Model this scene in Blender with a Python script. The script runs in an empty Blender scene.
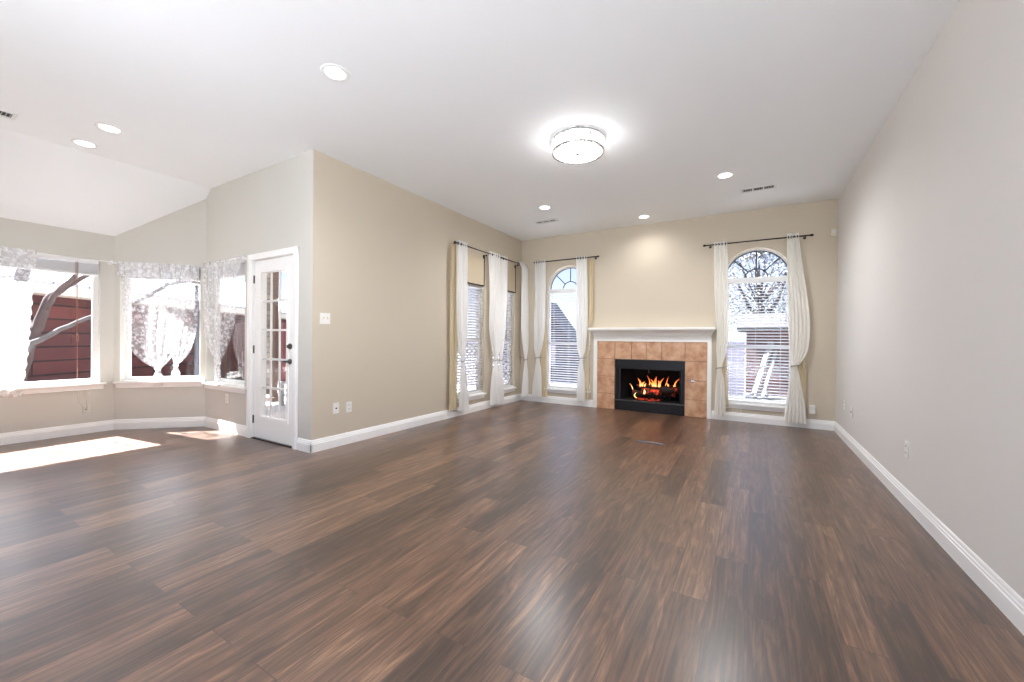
import bpy, bmesh, math, random
from mathutils import Vector, Matrix

random.seed(7)
PI = math.pi
C = bpy.context.scene.collection
S = bpy.context.scene

# ------------------------------------------------------------------ camera
F_PX, YAW, PITCH, ROLL, EYE = 402.9, 0.5354, -0.0044, 0.0096, 1.1633
cam_d = bpy.data.cameras.new('camera')
cam = bpy.data.objects.new('camera', cam_d)
C.objects.link(cam)
cam_d.sensor_fit = 'HORIZONTAL'
cam_d.sensor_width = 36.0
cam_d.lens = F_PX / 1024 * 36.0
cam_d.clip_start = 0.02
cam_d.clip_end = 300
fw = Vector((-math.sin(YAW) * math.cos(PITCH), math.cos(YAW) * math.cos(PITCH), math.sin(PITCH)))
r0 = Vector((math.cos(YAW), math.sin(YAW), 0))
u0 = r0.cross(fw)
rr = r0 * math.cos(ROLL) + u0 * math.sin(ROLL)
uu = -r0 * math.sin(ROLL) + u0 * math.cos(ROLL)
cam.matrix_world = Matrix(((rr.x, uu.x, -fw.x, 0), (rr.y, uu.y, -fw.y, 0), (rr.z, uu.z, -fw.z, EYE), (0, 0, 0, 1)))
S.camera = cam

# ------------------------------------------------------------------ world, sun, exposure
S.view_settings.view_transform = 'Standard'
S.view_settings.look = 'None'
S.view_settings.gamma = 1.0
S.view_settings.use_curve_mapping = False
S.view_settings.exposure = 1.38
S.cycles.max_bounces = 10
S.cycles.diffuse_bounces = 5
S.cycles.transparent_max_bounces = 24
S.cycles.sample_clamp_indirect = 6.0
S.cycles.use_denoising = True
S.cycles.caustics_reflective = False
S.cycles.caustics_refractive = False

world = bpy.data.worlds.new('world')
S.world = world
world.use_nodes = True
wn = world.node_tree.nodes
wl = world.node_tree.links
wn.clear()
w_out = wn.new('ShaderNodeOutputWorld')
w_bg = wn.new('ShaderNodeBackground')
w_tc = wn.new('ShaderNodeTexCoord')
w_sep = wn.new('ShaderNodeSeparateXYZ')
w_ramp = wn.new('ShaderNodeValToRGB')
w_map = wn.new('ShaderNodeMapRange')
w_map.inputs['From Min'].default_value = -1
w_map.inputs['From Max'].default_value = 1
wl.new(w_tc.outputs['Generated'], w_sep.inputs[0])
wl.new(w_sep.outputs['Z'], w_map.inputs['Value'])
wl.new(w_map.outputs['Result'], w_ramp.inputs['Fac'])
wl.new(w_ramp.outputs['Color'], w_bg.inputs['Color'])
wl.new(w_bg.outputs[0], w_out.inputs[0])
e = w_ramp.color_ramp.elements
e[0].position = 0.0
e[0].color = (0.50, 0.52, 0.56, 1)
e[1].position = 1.0
e[1].color = (0.40, 0.58, 0.95, 1)
for pos, col in ((0.49, (0.45, 0.47, 0.50, 1)), (0.51, (0.62, 0.68, 0.78, 1)), (0.58, (0.36, 0.45, 0.66, 1)), (0.72, (0.36, 0.46, 0.70, 1))):
    el = e.new(pos)
    el.color = col
w_bg.inputs['Strength'].default_value = 0.85

sun_d = bpy.data.lights.new('sun', 'SUN')
sun = bpy.data.objects.new('sun', sun_d)
C.objects.link(sun)
sun_d.energy = 23.0
sun_d.angle = 0.009
sun_d.color = (0.96, 0.975, 1.0)
sun.rotation_euler = Vector((0.75, 0.10, -1.0)).to_track_quat('-Z', 'Y').to_euler()
sun.location = (-20, 0, 25)

# ------------------------------------------------------------------ room dimensions
XR, XL, YB, YC, XD, XN, ZC = 0.9645, -3.798, 6.7293, 2.4595, -6.0665, -6.7559, 3.05
XCR = -5.93                       # ceiling crease over the nook
LB = math.hypot(XD - XN, XD - XN)  # bay wall length
YE = YC - (XD - XN)               # the nook wall starts here
Y0 = -1.0                         # left unbuilt and open to the sky behind here, to let light in
TH = 0.15

# ------------------------------------------------------------------ node helpers
def new_mat(name):
    m = bpy.data.materials.new(name)
    m.use_nodes = True
    m.node_tree.nodes.clear()
    out = m.node_tree.nodes.new('ShaderNodeOutputMaterial')
    return m, m.node_tree.nodes, m.node_tree.links, out

def coords(n, l, scale=(1, 1, 1), rot=(0, 0, 0), src='Object'):
    tc = n.new('ShaderNodeTexCoord')
    mp = n.new('ShaderNodeMapping')
    mp.inputs['Scale'].default_value = scale
    mp.inputs['Rotation'].default_value = rot
    l.new(tc.outputs[src], mp.inputs['Vector'])
    return mp.outputs['Vector']

def srgb(r, g, b):
    f = lambda c: c / 12.92 if c <= 0.04045 else ((c + 0.055) / 1.055) ** 2.4
    return (f(r / 255), f(g / 255), f(b / 255), 1)

def plain(name, col, rough=0.5, metal=0.0, noise=0.06, nscale=8.0, bump=0.0, bscale=60.0, coat=0.0, emit=None, estr=0.0, spec=0.5):
    m, n, l, out = new_mat(name)
    b = n.new('ShaderNodeBsdfPrincipled')
    l.new(b.outputs[0], out.inputs[0])
    v = coords(n, l)
    nz = n.new('ShaderNodeTexNoise')
    nz.inputs['Scale'].default_value = nscale
    nz.inputs['Detail'].default_value = 4
    l.new(v, nz.inputs['Vector'])
    mx = n.new('ShaderNodeMixRGB')
    mx.inputs[1].default_value = tuple(c * (1 - noise) for c in col[:3]) + (1,)
    mx.inputs[2].default_value = tuple(min(1, c * (1 + noise)) for c in col[:3]) + (1,)
    l.new(nz.outputs['Fac'], mx.inputs[0])
    l.new(mx.outputs[0], b.inputs['Base Color'])
    b.inputs['Roughness'].default_value = rough
    b.inputs['Metallic'].default_value = metal
    b.inputs['Specular IOR Level'].default_value = spec
    b.inputs['Coat Weight'].default_value = coat
    if emit:
        b.inputs['Emission Color'].default_value = emit
        b.inputs['Emission Strength'].default_value = estr
    if bump:
        n2 = n.new('ShaderNodeTexNoise')
        n2.inputs['Scale'].default_value = bscale
        n2.inputs['Detail'].default_value = 3
        l.new(v, n2.inputs['Vector'])
        bp = n.new('ShaderNodeBump')
        bp.inputs['Strength'].default_value = bump
        bp.inputs['Distance'].default_value = 0.004
        l.new(n2.outputs['Fac'], bp.inputs['Height'])
        l.new(bp.outputs[0], b.inputs['Normal'])
    return m

def cloth(name, col, trans=0.35, alpha=1.0, lace=False):
    m, n, l, out = new_mat(name)
    d = n.new('ShaderNodeBsdfDiffuse')
    t = n.new('ShaderNodeBsdfTranslucent')
    mx = n.new('ShaderNodeMixShader')
    mx.inputs[0].default_value = trans
    l.new(d.outputs[0], mx.inputs[1])
    l.new(t.outputs[0], mx.inputs[2])
    v = coords(n, l)
    nz = n.new('ShaderNodeTexNoise')
    nz.inputs['Scale'].default_value = 350
    l.new(v, nz.inputs['Vector'])
    c = n.new('ShaderNodeMixRGB')
    c.inputs[1].default_value = tuple(k * 0.94 for k in col[:3]) + (1,)
    c.inputs[2].default_value = col
    l.new(nz.outputs['Fac'], c.inputs[0])
    l.new(c.outputs[0], d.inputs['Color'])
    l.new(c.outputs[0], t.inputs['Color'])
    if alpha >= 1 and not lace:
        l.new(mx.outputs[0], out.inputs[0])
        return m
    tr = n.new('ShaderNodeBsdfTransparent')
    m2 = n.new('ShaderNodeMixShader')
    l.new(tr.outputs[0], m2.inputs[1])
    l.new(mx.outputs[0], m2.inputs[2])
    if lace:
        vo = n.new('ShaderNodeTexVoronoi')
        vo.inputs['Scale'].default_value = 22
        l.new(v, vo.inputs['Vector'])
        n2 = n.new('ShaderNodeTexNoise')
        n2.inputs['Scale'].default_value = 70
        n2.inputs['Detail'].default_value = 5
        l.new(v, n2.inputs['Vector'])
        ad = n.new('ShaderNodeMath')
        ad.operation = 'MULTIPLY_ADD'
        ad.inputs[1].default_value = -0.55
        l.new(vo.outputs['Distance'], ad.inputs[0])
        l.new(n2.outputs['Fac'], ad.inputs[2])
        rp = n.new('ShaderNodeValToRGB')
        rp.color_ramp.elements[0].position = 0.18
        rp.color_ramp.elements[0].color = (alpha - 0.18,) * 3 + (1,)
        rp.color_ramp.elements[1].position = 0.40
        rp.color_ramp.elements[1].color = (min(1, alpha + 0.20),) * 3 + (1,)
        l.new(ad.outputs[0], rp.inputs[0])
        l.new(rp.outputs[0], m2.inputs[0])
    else:
        m2.inputs[0].default_value = alpha
    l.new(m2.outputs[0], out.inputs[0])
    return m

def glass_mat(name, tint=(1, 1, 1, 1), rough=0.0):
    m, n, l, out = new_mat(name)
    tr = n.new('ShaderNodeBsdfTransparent')
    tr.inputs[0].default_value = tint
    g = n.new('ShaderNodeBsdfGlossy')
    g.inputs['Roughness'].default_value = rough
    lw = n.new('ShaderNodeLayerWeight')          # same from either face of the pane
    lw.inputs['Blend'].default_value = 0.5
    pw = n.new('ShaderNodeMath')
    pw.operation = 'POWER'
    pw.inputs[1].default_value = 5
    l.new(lw.outputs['Facing'], pw.inputs[0])
    fr = n.new('ShaderNodeMath')
    fr.operation = 'MULTIPLY_ADD'
    fr.inputs[1].default_value = 0.7
    fr.inputs[2].default_value = 0.025
    l.new(pw.outputs[0], fr.inputs[0])
    mx = n.new('ShaderNodeMixShader')
    l.new(fr.outputs[0], mx.inputs[0])
    l.new(tr.outputs[0], mx.inputs[1])
    l.new(g.outputs[0], mx.inputs[2])
    l.new(mx.outputs[0], out.inputs[0])
    return m

def emit_mat(name, col, strength):
    m, n, l, out = new_mat(name)
    em = n.new('ShaderNodeEmission')
    em.inputs[0].default_value = col
    em.inputs[1].default_value = strength
    l.new(em.outputs[0], out.inputs[0])
    return m

def floor_mat():
    m, n, l, out = new_mat('dark_wood_planks')
    b = n.new('ShaderNodeBsdfPrincipled')
    l.new(b.outputs[0], out.inputs[0])
    tc = n.new('ShaderNodeTexCoord')
    sp = n.new('ShaderNodeSeparateXYZ')
    l.new(tc.outputs['Object'], sp.inputs[0])
    cb = n.new('ShaderNodeCombineXYZ')          # planks run along Y
    l.new(sp.outputs['Y'], cb.inputs['X'])
    l.new(sp.outputs['X'], cb.inputs['Y'])
    br = n.new('ShaderNodeTexBrick')
    br.offset = 0.37
    br.offset_frequency = 2
    br.squash = 1.0
    br.inputs['Color1'].default_value = (0, 0, 0, 1)
    br.inputs['Color2'].default_value = (1, 1, 1, 1)
    br.inputs['Mortar'].default_value = (0.5, 0.5, 0.5, 1)
    br.inputs['Scale'].default_value = 1.0
    br.inputs['Mortar Size'].default_value = 0.0018
    br.inputs['Mortar Smooth'].default_value = 0.3
    br.inputs['Brick Width'].default_value = 1.22
    br.inputs['Row Height'].default_value = 0.152
    l.new(cb.outputs[0], br.inputs['Vector'])
    # a different patch of grain in every plank
    rnd = n.new('ShaderNodeVectorMath')
    rnd.operation = 'MULTIPLY_ADD'
    rnd.inputs[1].default_value = (37, 53, 11)
    l.new(br.outputs['Color'], rnd.inputs[0])
    l.new(tc.outputs['Object'], rnd.inputs[2])
    def grain(sx, sy, detail, dist=0.0):
        mp = n.new('ShaderNodeMapping')
        mp.inputs['Scale'].default_value = (sx, sy, 1)
        l.new(rnd.outputs[0], mp.inputs['Vector'])
        nz = n.new('ShaderNodeTexNoise')
        nz.inputs['Scale'].default_value = 1
        nz.inputs['Detail'].default_value = detail
        nz.inputs['Roughness'].default_value = 0.62
        nz.inputs['Distortion'].default_value = dist
        l.new(mp.outputs[0], nz.inputs['Vector'])
        return nz.outputs['Fac']
    g1 = grain(105, 2.6, 6, 0.4)
    g2 = grain(17, 1.9, 6, 1.6)
    def mad(a, k, c):
        x = n.new('ShaderNodeMath')
        x.operation = 'MULTIPLY_ADD'
        l.new(a, x.inputs[0])
        x.inputs[1].default_value = k
        if hasattr(c, 'links'):
            l.new(c, x.inputs[2])
        else:
            x.inputs[2].default_value = c
        return x.outputs[0]
    bw = n.new('ShaderNodeRGBToBW')
    l.new(br.outputs['Color'], bw.inputs[0])
    f = mad(bw.outputs[0], 0.21, -0.315)
    f = mad(g2, 0.80, f)
    f = mad(g1, 0.62, f)
    rp = n.new('ShaderNodeValToRGB')
    ce = rp.color_ramp.elements
    ce[0].position = 0.14
    ce[0].color = srgb(36, 25, 19)
    ce[1].position = 0.86
    ce[1].color = srgb(172, 132, 100)
    k = ce.new(0.40)
    k.color = srgb(70, 50, 38)
    k = ce.new(0.60)
    k.color = srgb(112, 81, 61)
    l.new(f, rp.inputs[0])
    seam = n.new('ShaderNodeMixRGB')
    seam.inputs[2].default_value = srgb(66, 45, 36)
    l.new(br.outputs['Fac'], seam.inputs[0])
    l.new(rp.outputs[0], seam.inputs[1])
    l.new(seam.outputs[0], b.inputs['Base Color'])
    ro = mad(g1, 0.12, 0.34)
    l.new(ro, b.inputs['Roughness'])
    b.inputs['Specular IOR Level'].default_value = 0.3
    b.inputs['Coat Weight'].default_value = 0.7
    b.inputs['Coat IOR'].default_value = 1.65
    b.inputs['Coat Roughness'].default_value = 0.29
    h = n.new('ShaderNodeMath')
    h.operation = 'MULTIPLY_ADD'
    h.inputs[1].default_value = -0.9
    l.new(br.outputs['Fac'], h.inputs[0])
    l.new(mad(g1, 0.25, 0.0), h.inputs[2])
    bp = n.new('ShaderNodeBump')
    bp.inputs['Strength'].default_value = 0.22
    bp.inputs['Distance'].default_value = 0.002
    l.new(h.outputs[0], bp.inputs['Height'])
    l.new(bp.outputs[0], b.inputs['Normal'])
    return m

def tile_mat():
    m, n, l, out = new_mat('terracotta_tile')
    b = n.new('ShaderNodeBsdfPrincipled')
    l.new(b.outputs[0], out.inputs[0])
    v = coords(n, l)
    nz = n.new('ShaderNodeTexNoise')
    nz.inputs['Scale'].default_value = 7
    nz.inputs['Detail'].default_value = 6
    nz.inputs['Roughness'].default_value = 0.65
    l.new(v, nz.inputs['Vector'])
    rp = n.new('ShaderNodeValToRGB')
    ce = rp.color_ramp.elements
    ce[0].position = 0.28
    ce[0].color = srgb(174, 122, 90)
    ce[1].position = 0.74
    ce[1].color = srgb(228, 192, 160)
    k = ce.new(0.5)
    k.color = srgb(208, 162, 126)
    l.new(nz.outputs['Fac'], rp.inputs[0])
    l.new(rp.outputs[0], b.inputs['Base Color'])
    b.inputs['Roughness'].default_value = 0.45
    return m

def fire_mat():
    m, n, l, out = new_mat('flame')
    em = n.new('ShaderNodeEmission')
    l.new(em.outputs[0], out.inputs[0])
    tc = n.new('ShaderNodeTexCoord')
    sp = n.new('ShaderNodeSeparateXYZ')
    l.new(tc.outputs['Generated'], sp.inputs[0])
    rp = n.new('ShaderNodeValToRGB')
    ce = rp.color_ramp.elements
    ce[0].position = 0.0
    ce[0].color = (1.0, 0.55, 0.16, 1)
    ce[1].position = 1.0
    ce[1].color = (0.45, 0.04, 0.01, 1)
    k = ce.new(0.35)
    k.color = (1.0, 0.72, 0.30, 1)
    k = ce.new(0.7)
    k.color = (0.95, 0.22, 0.04, 1)
    l.new(sp.outputs['Z'], rp.inputs[0])
    l.new(rp.outputs[0], em.inputs[0])
    em.inputs[1].default_value = 0.95
    return m

def ember_mat(name, lo, hi, strength, scale):
    m, n, l, out = new_mat(name)
    b = n.new('ShaderNodeBsdfPrincipled')
    l.new(b.outputs[0], out.inputs[0])
    v = coords(n, l)
    nz = n.new('ShaderNodeTexNoise')
    nz.inputs['Scale'].default_value = scale
    nz.inputs['Detail'].default_value = 5
    l.new(v, nz.inputs['Vector'])
    rp = n.new('ShaderNodeValToRGB')
    ce = rp.color_ramp.elements
    ce[0].position = lo
    ce[0].color = (0, 0, 0, 1)
    ce[1].position = hi
    ce[1].color = (1.0, 0.07, 0.02, 1)
    l.new(nz.outputs['Fac'], rp.inputs[0])
    l.new(rp.outputs[0], b.inputs['Emission Color'])
    b.inputs['Emission Strength'].default_value = strength
    b.inputs['Base Color'].default_value = (0.03, 0.018, 0.014, 1)
    b.inputs['Roughness'].default_value = 0.9
    return m

def banded(name, c1, c2, mortar, bw, rh, ms, rot=(0, 0, 0), rough=0.8):
    m, n, l, out = new_mat(name)
    b = n.new('ShaderNodeBsdfPrincipled')
    l.new(b.outputs[0], out.inputs[0])
    v = coords(n, l, rot=rot)
    br = n.new('ShaderNodeTexBrick')
    br.inputs['Color1'].default_value = c1
    br.inputs['Color2'].default_value = c2
    br.inputs['Mortar'].default_value = mortar
    br.inputs['Scale'].default_value = 1
    br.inputs['Brick Width'].default_value = bw
    br.inputs['Row Height'].default_value = rh
    br.inputs['Mortar Size'].default_value = ms
    l.new(v, br.inputs['Vector'])
    nz = n.new('ShaderNodeTexNoise')
    nz.inputs['Scale'].default_value = 3.2
    nz.inputs['Detail'].default_value = 6
    l.new(coords(n, l), nz.inputs['Vector'])
    mx = n.new('ShaderNodeMixRGB')
    mx.blend_type = 'OVERLAY'
    mx.inputs[0].default_value = 0.5
    l.new(br.outputs['Color'], mx.inputs[1])
    l.new(nz.outputs['Fac'], mx.inputs[2])
    l.new(mx.outputs[0], b.inputs['Base Color'])
    b.inputs['Roughness'].default_value = rough
    return m

M = {}
M['wall'] = plain('beige_wall_paint', srgb(209, 197, 177), 0.75, noise=0.015, nscale=2, bump=0.10, bscale=160)
M['wall_pale'] = plain('pale_wall_tone', srgb(226, 222, 217), 0.7, noise=0.015, nscale=2, bump=0.12, bscale=160)  # paler and greyer than the beige walls
M['nook'] = plain('nook_wall_paint', srgb(210, 207, 198), 0.75, noise=0.015, nscale=2, bump=0.10, bscale=160)
M['ceil'] = plain('white_ceiling_paint', srgb(243, 244, 244), 0.85, noise=0.008, nscale=3, bump=0.08, bscale=120)
M['trim'] = plain('white_trim_paint', srgb(251, 250, 247), 0.35, noise=0.01)
M['mantel'] = plain('ivory_mantel_paint', srgb(249, 247, 240), 0.35, noise=0.01)
M['vinyl'] = plain('white_vinyl', srgb(240, 240, 238), 0.4, noise=0.01)
M['floor'] = floor_mat()
M['slat'] = cloth('white_blind_slat', srgb(244, 244, 246), 0.12)
M['curtain'] = cloth('white_sheer_fabric', srgb(255, 253, 249), 0.22, 0.95)
M['curtain_cream'] = cloth('cream_sheer_fabric', srgb(255, 252, 244), 0.12, 0.97)
M['lining'] = cloth('beige_lining_fabric', srgb(222, 206, 172), 0.18)
M['lace'] = cloth('white_lace', srgb(252, 252, 253), 0.33, 0.44, lace=True)
M['lace_dense'] = cloth('dense_white_lace', srgb(252, 252, 253), 0.6, 0.76, lace=True)
M['shade'] = plain('beige_shade_fabric', srgb(206, 190, 163), 0.8, noise=0.03, nscale=60)
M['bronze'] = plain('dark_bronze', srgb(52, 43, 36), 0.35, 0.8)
M['black'] = plain('black_metal', srgb(24, 24, 26), 0.38, 0.3, noise=0.15)
M['firebrick'] = plain('sooty_firebox', srgb(14, 13, 13), 0.9, noise=0.3)
M['grate'] = plain('cast_iron', srgb(26, 25, 24), 0.6, 0.5)
M['gunmetal'] = plain('grey_steel_edge', srgb(95, 95, 96), 0.35, 0.8)
M['tile'] = tile_mat()
M['grout'] = plain('brown_grout', srgb(142, 104, 78), 0.9)
M['chrome'] = plain('chrome', srgb(215, 215, 215), 0.12, 1.0)
M['nickel'] = plain('brushed_nickel', srgb(92, 88, 82), 0.3, 0.9)
M['brass'] = plain('brass', srgb(200, 170, 110), 0.3, 0.9)
M['plate'] = plain('white_plastic_plate', srgb(240, 238, 232), 0.35, noise=0.01)
M['ivory'] = plain('ivory_plastic', srgb(226, 214, 190), 0.4, noise=0.01)
M['tie'] = plain('grey_cord_tie', srgb(168, 162, 150), 0.8)
M['slot'] = plain('dark_slot', srgb(40, 40, 42), 0.7)
M['vent'] = plain('white_vent_enamel', srgb(228, 228, 226), 0.4, noise=0.01)
M['ventgap'] = plain('grey_vent_gap', srgb(58, 58, 60), 0.8)
M['lens'] = emit_mat('lit_lens', (1.0, 0.98, 0.95, 1), 3.0)
M['muntin'] = plain('dark_muntin', srgb(66, 68, 76), 0.5)
M['white_muntin'] = plain('white_muntin', srgb(232, 230, 226), 0.4)
M['glass'] = glass_mat('window_glass')
def crystal_mat():
    m, n, l, out = new_mat('lit_crystal')
    tr = n.new('ShaderNodeBsdfTransparent')
    em = n.new('ShaderNodeEmission')
    em.inputs[0].default_value = (1, 0.98, 0.95, 1)
    nz = n.new('ShaderNodeTexNoise')
    nz.inputs['Scale'].default_value = 30
    l.new(coords(n, l), nz.inputs['Vector'])
    mr = n.new('ShaderNodeMapRange')
    mr.inputs['From Min'].default_value = 0.35
    mr.inputs['From Max'].default_value = 0.65
    mr.inputs['To Min'].default_value = 0.25
    mr.inputs['To Max'].default_value = 1.9
    l.new(nz.outputs['Fac'], mr.inputs['Value'])
    l.new(mr.outputs[0], em.inputs[1])
    mx = n.new('ShaderNodeMixShader')
    mx.inputs[0].default_value = 0.55
    l.new(tr.outputs[0], mx.inputs[1])
    l.new(em.outputs[0], mx.inputs[2])
    l.new(mx.outputs[0], out.inputs[0])
    return m
M['crystal_on'] = crystal_mat()
M['cordage'] = plain('tan_cord', srgb(140, 98, 76), 0.7)
M['flame'] = fire_mat()
M['ember'] = ember_mat('glowing_embers', 0.46, 0.74, 0.7, 22)
M['log'] = ember_mat('charred_log', 0.58, 0.9, 0.35, 14)
# exterior
M['siding'] = banded('red_brown_siding', srgb(104, 54, 50), srgb(86, 45, 43), srgb(30, 18, 20), 6.0, 0.27, 0.018, rot=(PI / 2, 0, 0))
M['shingle'] = banded('pale_grey_shingles', srgb(206, 208, 214), srgb(190, 193, 200), srgb(120, 122, 130), 0.34, 0.17, 0.014)
M['fascia'] = plain('cream_fascia', srgb(240, 226, 205), 0.6)
M['bark'] = plain('grey_bark', srgb(80, 66, 64), 0.9, noise=0.45, nscale=14, bump=0.5, bscale=30)
M['bark_pale'] = plain('pale_bark', srgb(92, 86, 86), 0.9, noise=0.3, nscale=14)
M['ground'] = plain('pale_bounce_ground', srgb(182, 184, 187), 0.9, noise=0.08, nscale=1.5)  # kept pale so the added slab reflects light indoors
M['patio'] = plain('grey_patio_concrete', srgb(176, 176, 180), 0.9, noise=0.08, nscale=1.5)
M['shed_roof'] = plain('grey_felt_roof', srgb(60, 58, 60), 0.9, noise=0.2)
M['lawn'] = plain('dry_lawn', srgb(78, 78, 74), 0.95, noise=0.25, nscale=6)
M['porchwood'] = plain('brown_porch_wood', srgb(96, 76, 66), 0.8, noise=0.15)
M['fence'] = plain('lavender_grey_fence', srgb(122, 118, 134), 0.8, noise=0.12)
M['redfence'] = plain('red_brown_fence', srgb(98, 54, 50), 0.8, noise=0.25, nscale=5)
M['dark_roof'] = banded('dark_slate_cladding', srgb(58, 61, 72), srgb(46, 49, 60), srgb(26, 28, 36), 3.0, 0.16, 0.02, rot=(PI / 2, 0, 0))
M['masonry'] = banded('grey_cream_masonry', srgb(96, 88, 82), srgb(134, 126, 116), srgb(66, 60, 58), 0.24, 0.12, 0.012, rot=(PI / 2, 0, 0))
M['brick'] = banded('red_brick', srgb(98, 52, 48), srgb(82, 44, 42), srgb(104, 92, 88), 0.22, 0.08, 0.01, rot=(PI / 2, 0, 0))
M['timber'] = plain('weathered_pale_timber', srgb(140, 138, 136), 0.7, noise=0.1)
M['leaf'] = plain('dry_olive_leaf', srgb(104, 104, 98), 0.7, noise=0.3, nscale=4)

# ------------------------------------------------------------------ mesh builder
class MB:
    def __init__(self):
        self.bm = bmesh.new()

    def box(self, x0, x1, y0, y1, z0, z1, bev=0.0, mat=None):
        t = bmesh.new()
        vs = [t.verts.new((x, y, z)) for x in (x0, x1) for y in (y0, y1) for z in (z0, z1)]
        for q in ((0, 1, 3, 2), (4, 6, 7, 5), (0, 4, 5, 1), (2, 3, 7, 6), (0, 2, 6, 4), (1, 5, 7, 3)):
            t.faces.new([vs[i] for i in q])
        if bev:
            bmesh.ops.bevel(t, geom=t.edges[:], offset=bev, segments=2, affect='EDGES', profile=0.6)
        self.merge(t, mat)
        return self

    def merge(self, t, mat=None):
        if mat is not None:
            bmesh.ops.transform(t, matrix=mat, verts=t.verts[:])
        bmesh.ops.recalc_face_normals(t, faces=t.faces[:])
        mp = {}
        for v in t.verts:
            mp[v] = self.bm.verts.new(v.co)
        for f in t.faces:
            try:
                nf = self.bm.faces.new([mp[v] for v in f.verts])
                nf.smooth = f.smooth
            except ValueError:
                pass
        t.free()

    def tube(self, pts, radii, seg=10, cap=True, smooth=True):
        pts = [Vector(p) for p in pts]
        if not isinstance(radii, (list, tuple)):
            radii = [radii] * len(pts)
        t = bmesh.new()
        rings = []
        ref = None
        for i, p in enumerate(pts):
            a = pts[max(i - 1, 0)]
            b = pts[min(i + 1, len(pts) - 1)]
            d = (b - a).normalized()
            if ref is None:
                ref = d.orthogonal().normalized()
            else:
                ref = (ref - d * ref.dot(d))
                ref = ref.normalized() if ref.length > 1e-6 else d.orthogonal().normalized()
            s = d.cross(ref)
            rings.append([t.verts.new(p + (ref * math.cos(2 * PI * k / seg) + s * math.sin(2 * PI * k / seg)) * radii[i]) for k in range(seg)])
        for i in range(len(rings) - 1):
            for k in range(seg):
                f = t.faces.new((rings[i][k], rings[i][(k + 1) % seg], rings[i + 1][(k + 1) % seg], rings[i + 1][k]))
                f.smooth = smooth
        if cap:
            t.faces.new(rings[0][::-1])
            t.faces.new(rings[-1])
        self.merge(t)
        return self

    def lathe(self, prof, c=(0, 0, 0), seg=40, axis='Z', closed=False, smooth=True):
        """prof: list of (radius, height)"""
        t = bmesh.new()
        rings = []
        for (r, h) in prof:
            ring = []
            for k in range(seg):
                a = 2 * PI * k / seg
                x, y = r * math.cos(a), r * math.sin(a)
                co = (x, y, h) if axis == 'Z' else ((x, h, y) if axis == 'Y' else (h, x, y))
                ring.append(t.verts.new(Vector(co) + Vector(c)))
            rings.append(ring)
        m = len(rings)
        for i in range(m if closed else m - 1):
            a, b = rings[i], rings[(i + 1) % m]
            for k in range(seg):
                f = t.faces.new((a[k], a[(k + 1) % seg], b[(k + 1) % seg], b[k]))
                f.smooth = smooth
        if not closed:
            t.faces.new(rings[0][::-1])
            t.faces.new(rings[-1])
        self.merge(t)
        return self

    def prism(self, poly, axis, a0, a1):
        """extrude a polygon: axis 'X': poly=(y,z); 'Y': poly=(x,z); 'Z': poly=(x,y)"""
        t = bmesh.new()
        def P(p, a):
            return {'X': (a, p[0], p[1]), 'Y': (p[0], a, p[1]), 'Z': (p[0], p[1], a)}[axis]
        A = [t.verts.new(P(p, a0)) for p in poly]
        B = [t.verts.new(P(p, a1)) for p in poly]
        t.faces.new(A[::-1])
        t.faces.new(B)
        k = len(poly)
        for i in range(k):
            t.faces.new((A[i], A[(i + 1) % k], B[(i + 1) % k], B[i]))
        self.merge(t)
        return self

    def grid(self, fn, nu, nv, smooth=True):
        t = bmesh.new()
        g = [[t.verts.new(fn(i / nu, j / nv)) for i in range(nu + 1)] for j in range(nv + 1)]
        for j in range(nv):
            for i in range(nu):
                f = t.faces.new((g[j][i], g[j][i + 1], g[j + 1][i + 1], g[j + 1][i]))
                f.smooth = smooth
        self.merge(t)
        return self

    def sphere(self, c, r, sub=2, sc=(1, 1, 1)):
        t = bmesh.new()
        bmesh.ops.create_icosphere(t, subdivisions=sub, radius=r)
        for f in t.faces:
            f.smooth = True
        self.merge(t, Matrix.Translation(c) @ Matrix.Diagonal((*sc, 1)))
        return self

    def build(self, name, mat, parent=None):
        me = bpy.data.meshes.new(name)
        self.bm.to_mesh(me)
        self.bm.free()
        me.materials.append(mat)
        o = bpy.data.objects.new(name, me)
        C.objects.link(o)
        if parent is not None:
            o.parent = parent
        return o

def tag(o, label=None, cat=None, group=None, kind=None):
    if label: o['label'] = label
    if cat: o['category'] = cat
    if group: o['group'] = group
    if kind: o['kind'] = kind
    return o

def empty(name, loc=(0, 0, 0), rz=0.0, label=None, cat=None, group=None, kind=None):
    o = bpy.data.objects.new(name, None)
    C.objects.link(o)
    o.location = loc
    o.rotation_euler = (0, 0, rz)
    o.empty_display_size = 0.1
    return tag(o, label, cat, group, kind)

# Wall frames: local x runs along the wall to the viewer's right, local -y into the room.
BAY_R = PI / 4
FR = {
    'back': ((0, YB, 0), 0.0),
    'left': ((XL, 0, 0), PI / 2),
    'patio': ((0, YC, 0), 0.0),
    'bay': ((XN, YE, 0), BAY_R),
    'nook': ((XN, 0, 0), PI / 2),
    'right': ((XR, 0, 0), -PI / 2),
}
def on_wall(w, u=0.0, z=0.0, d=0.0):
    o, r = FR[w]
    return (Vector(o) + Matrix.Rotation(r, 4, 'Z') @ Vector((u, d, z)), r)

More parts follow.
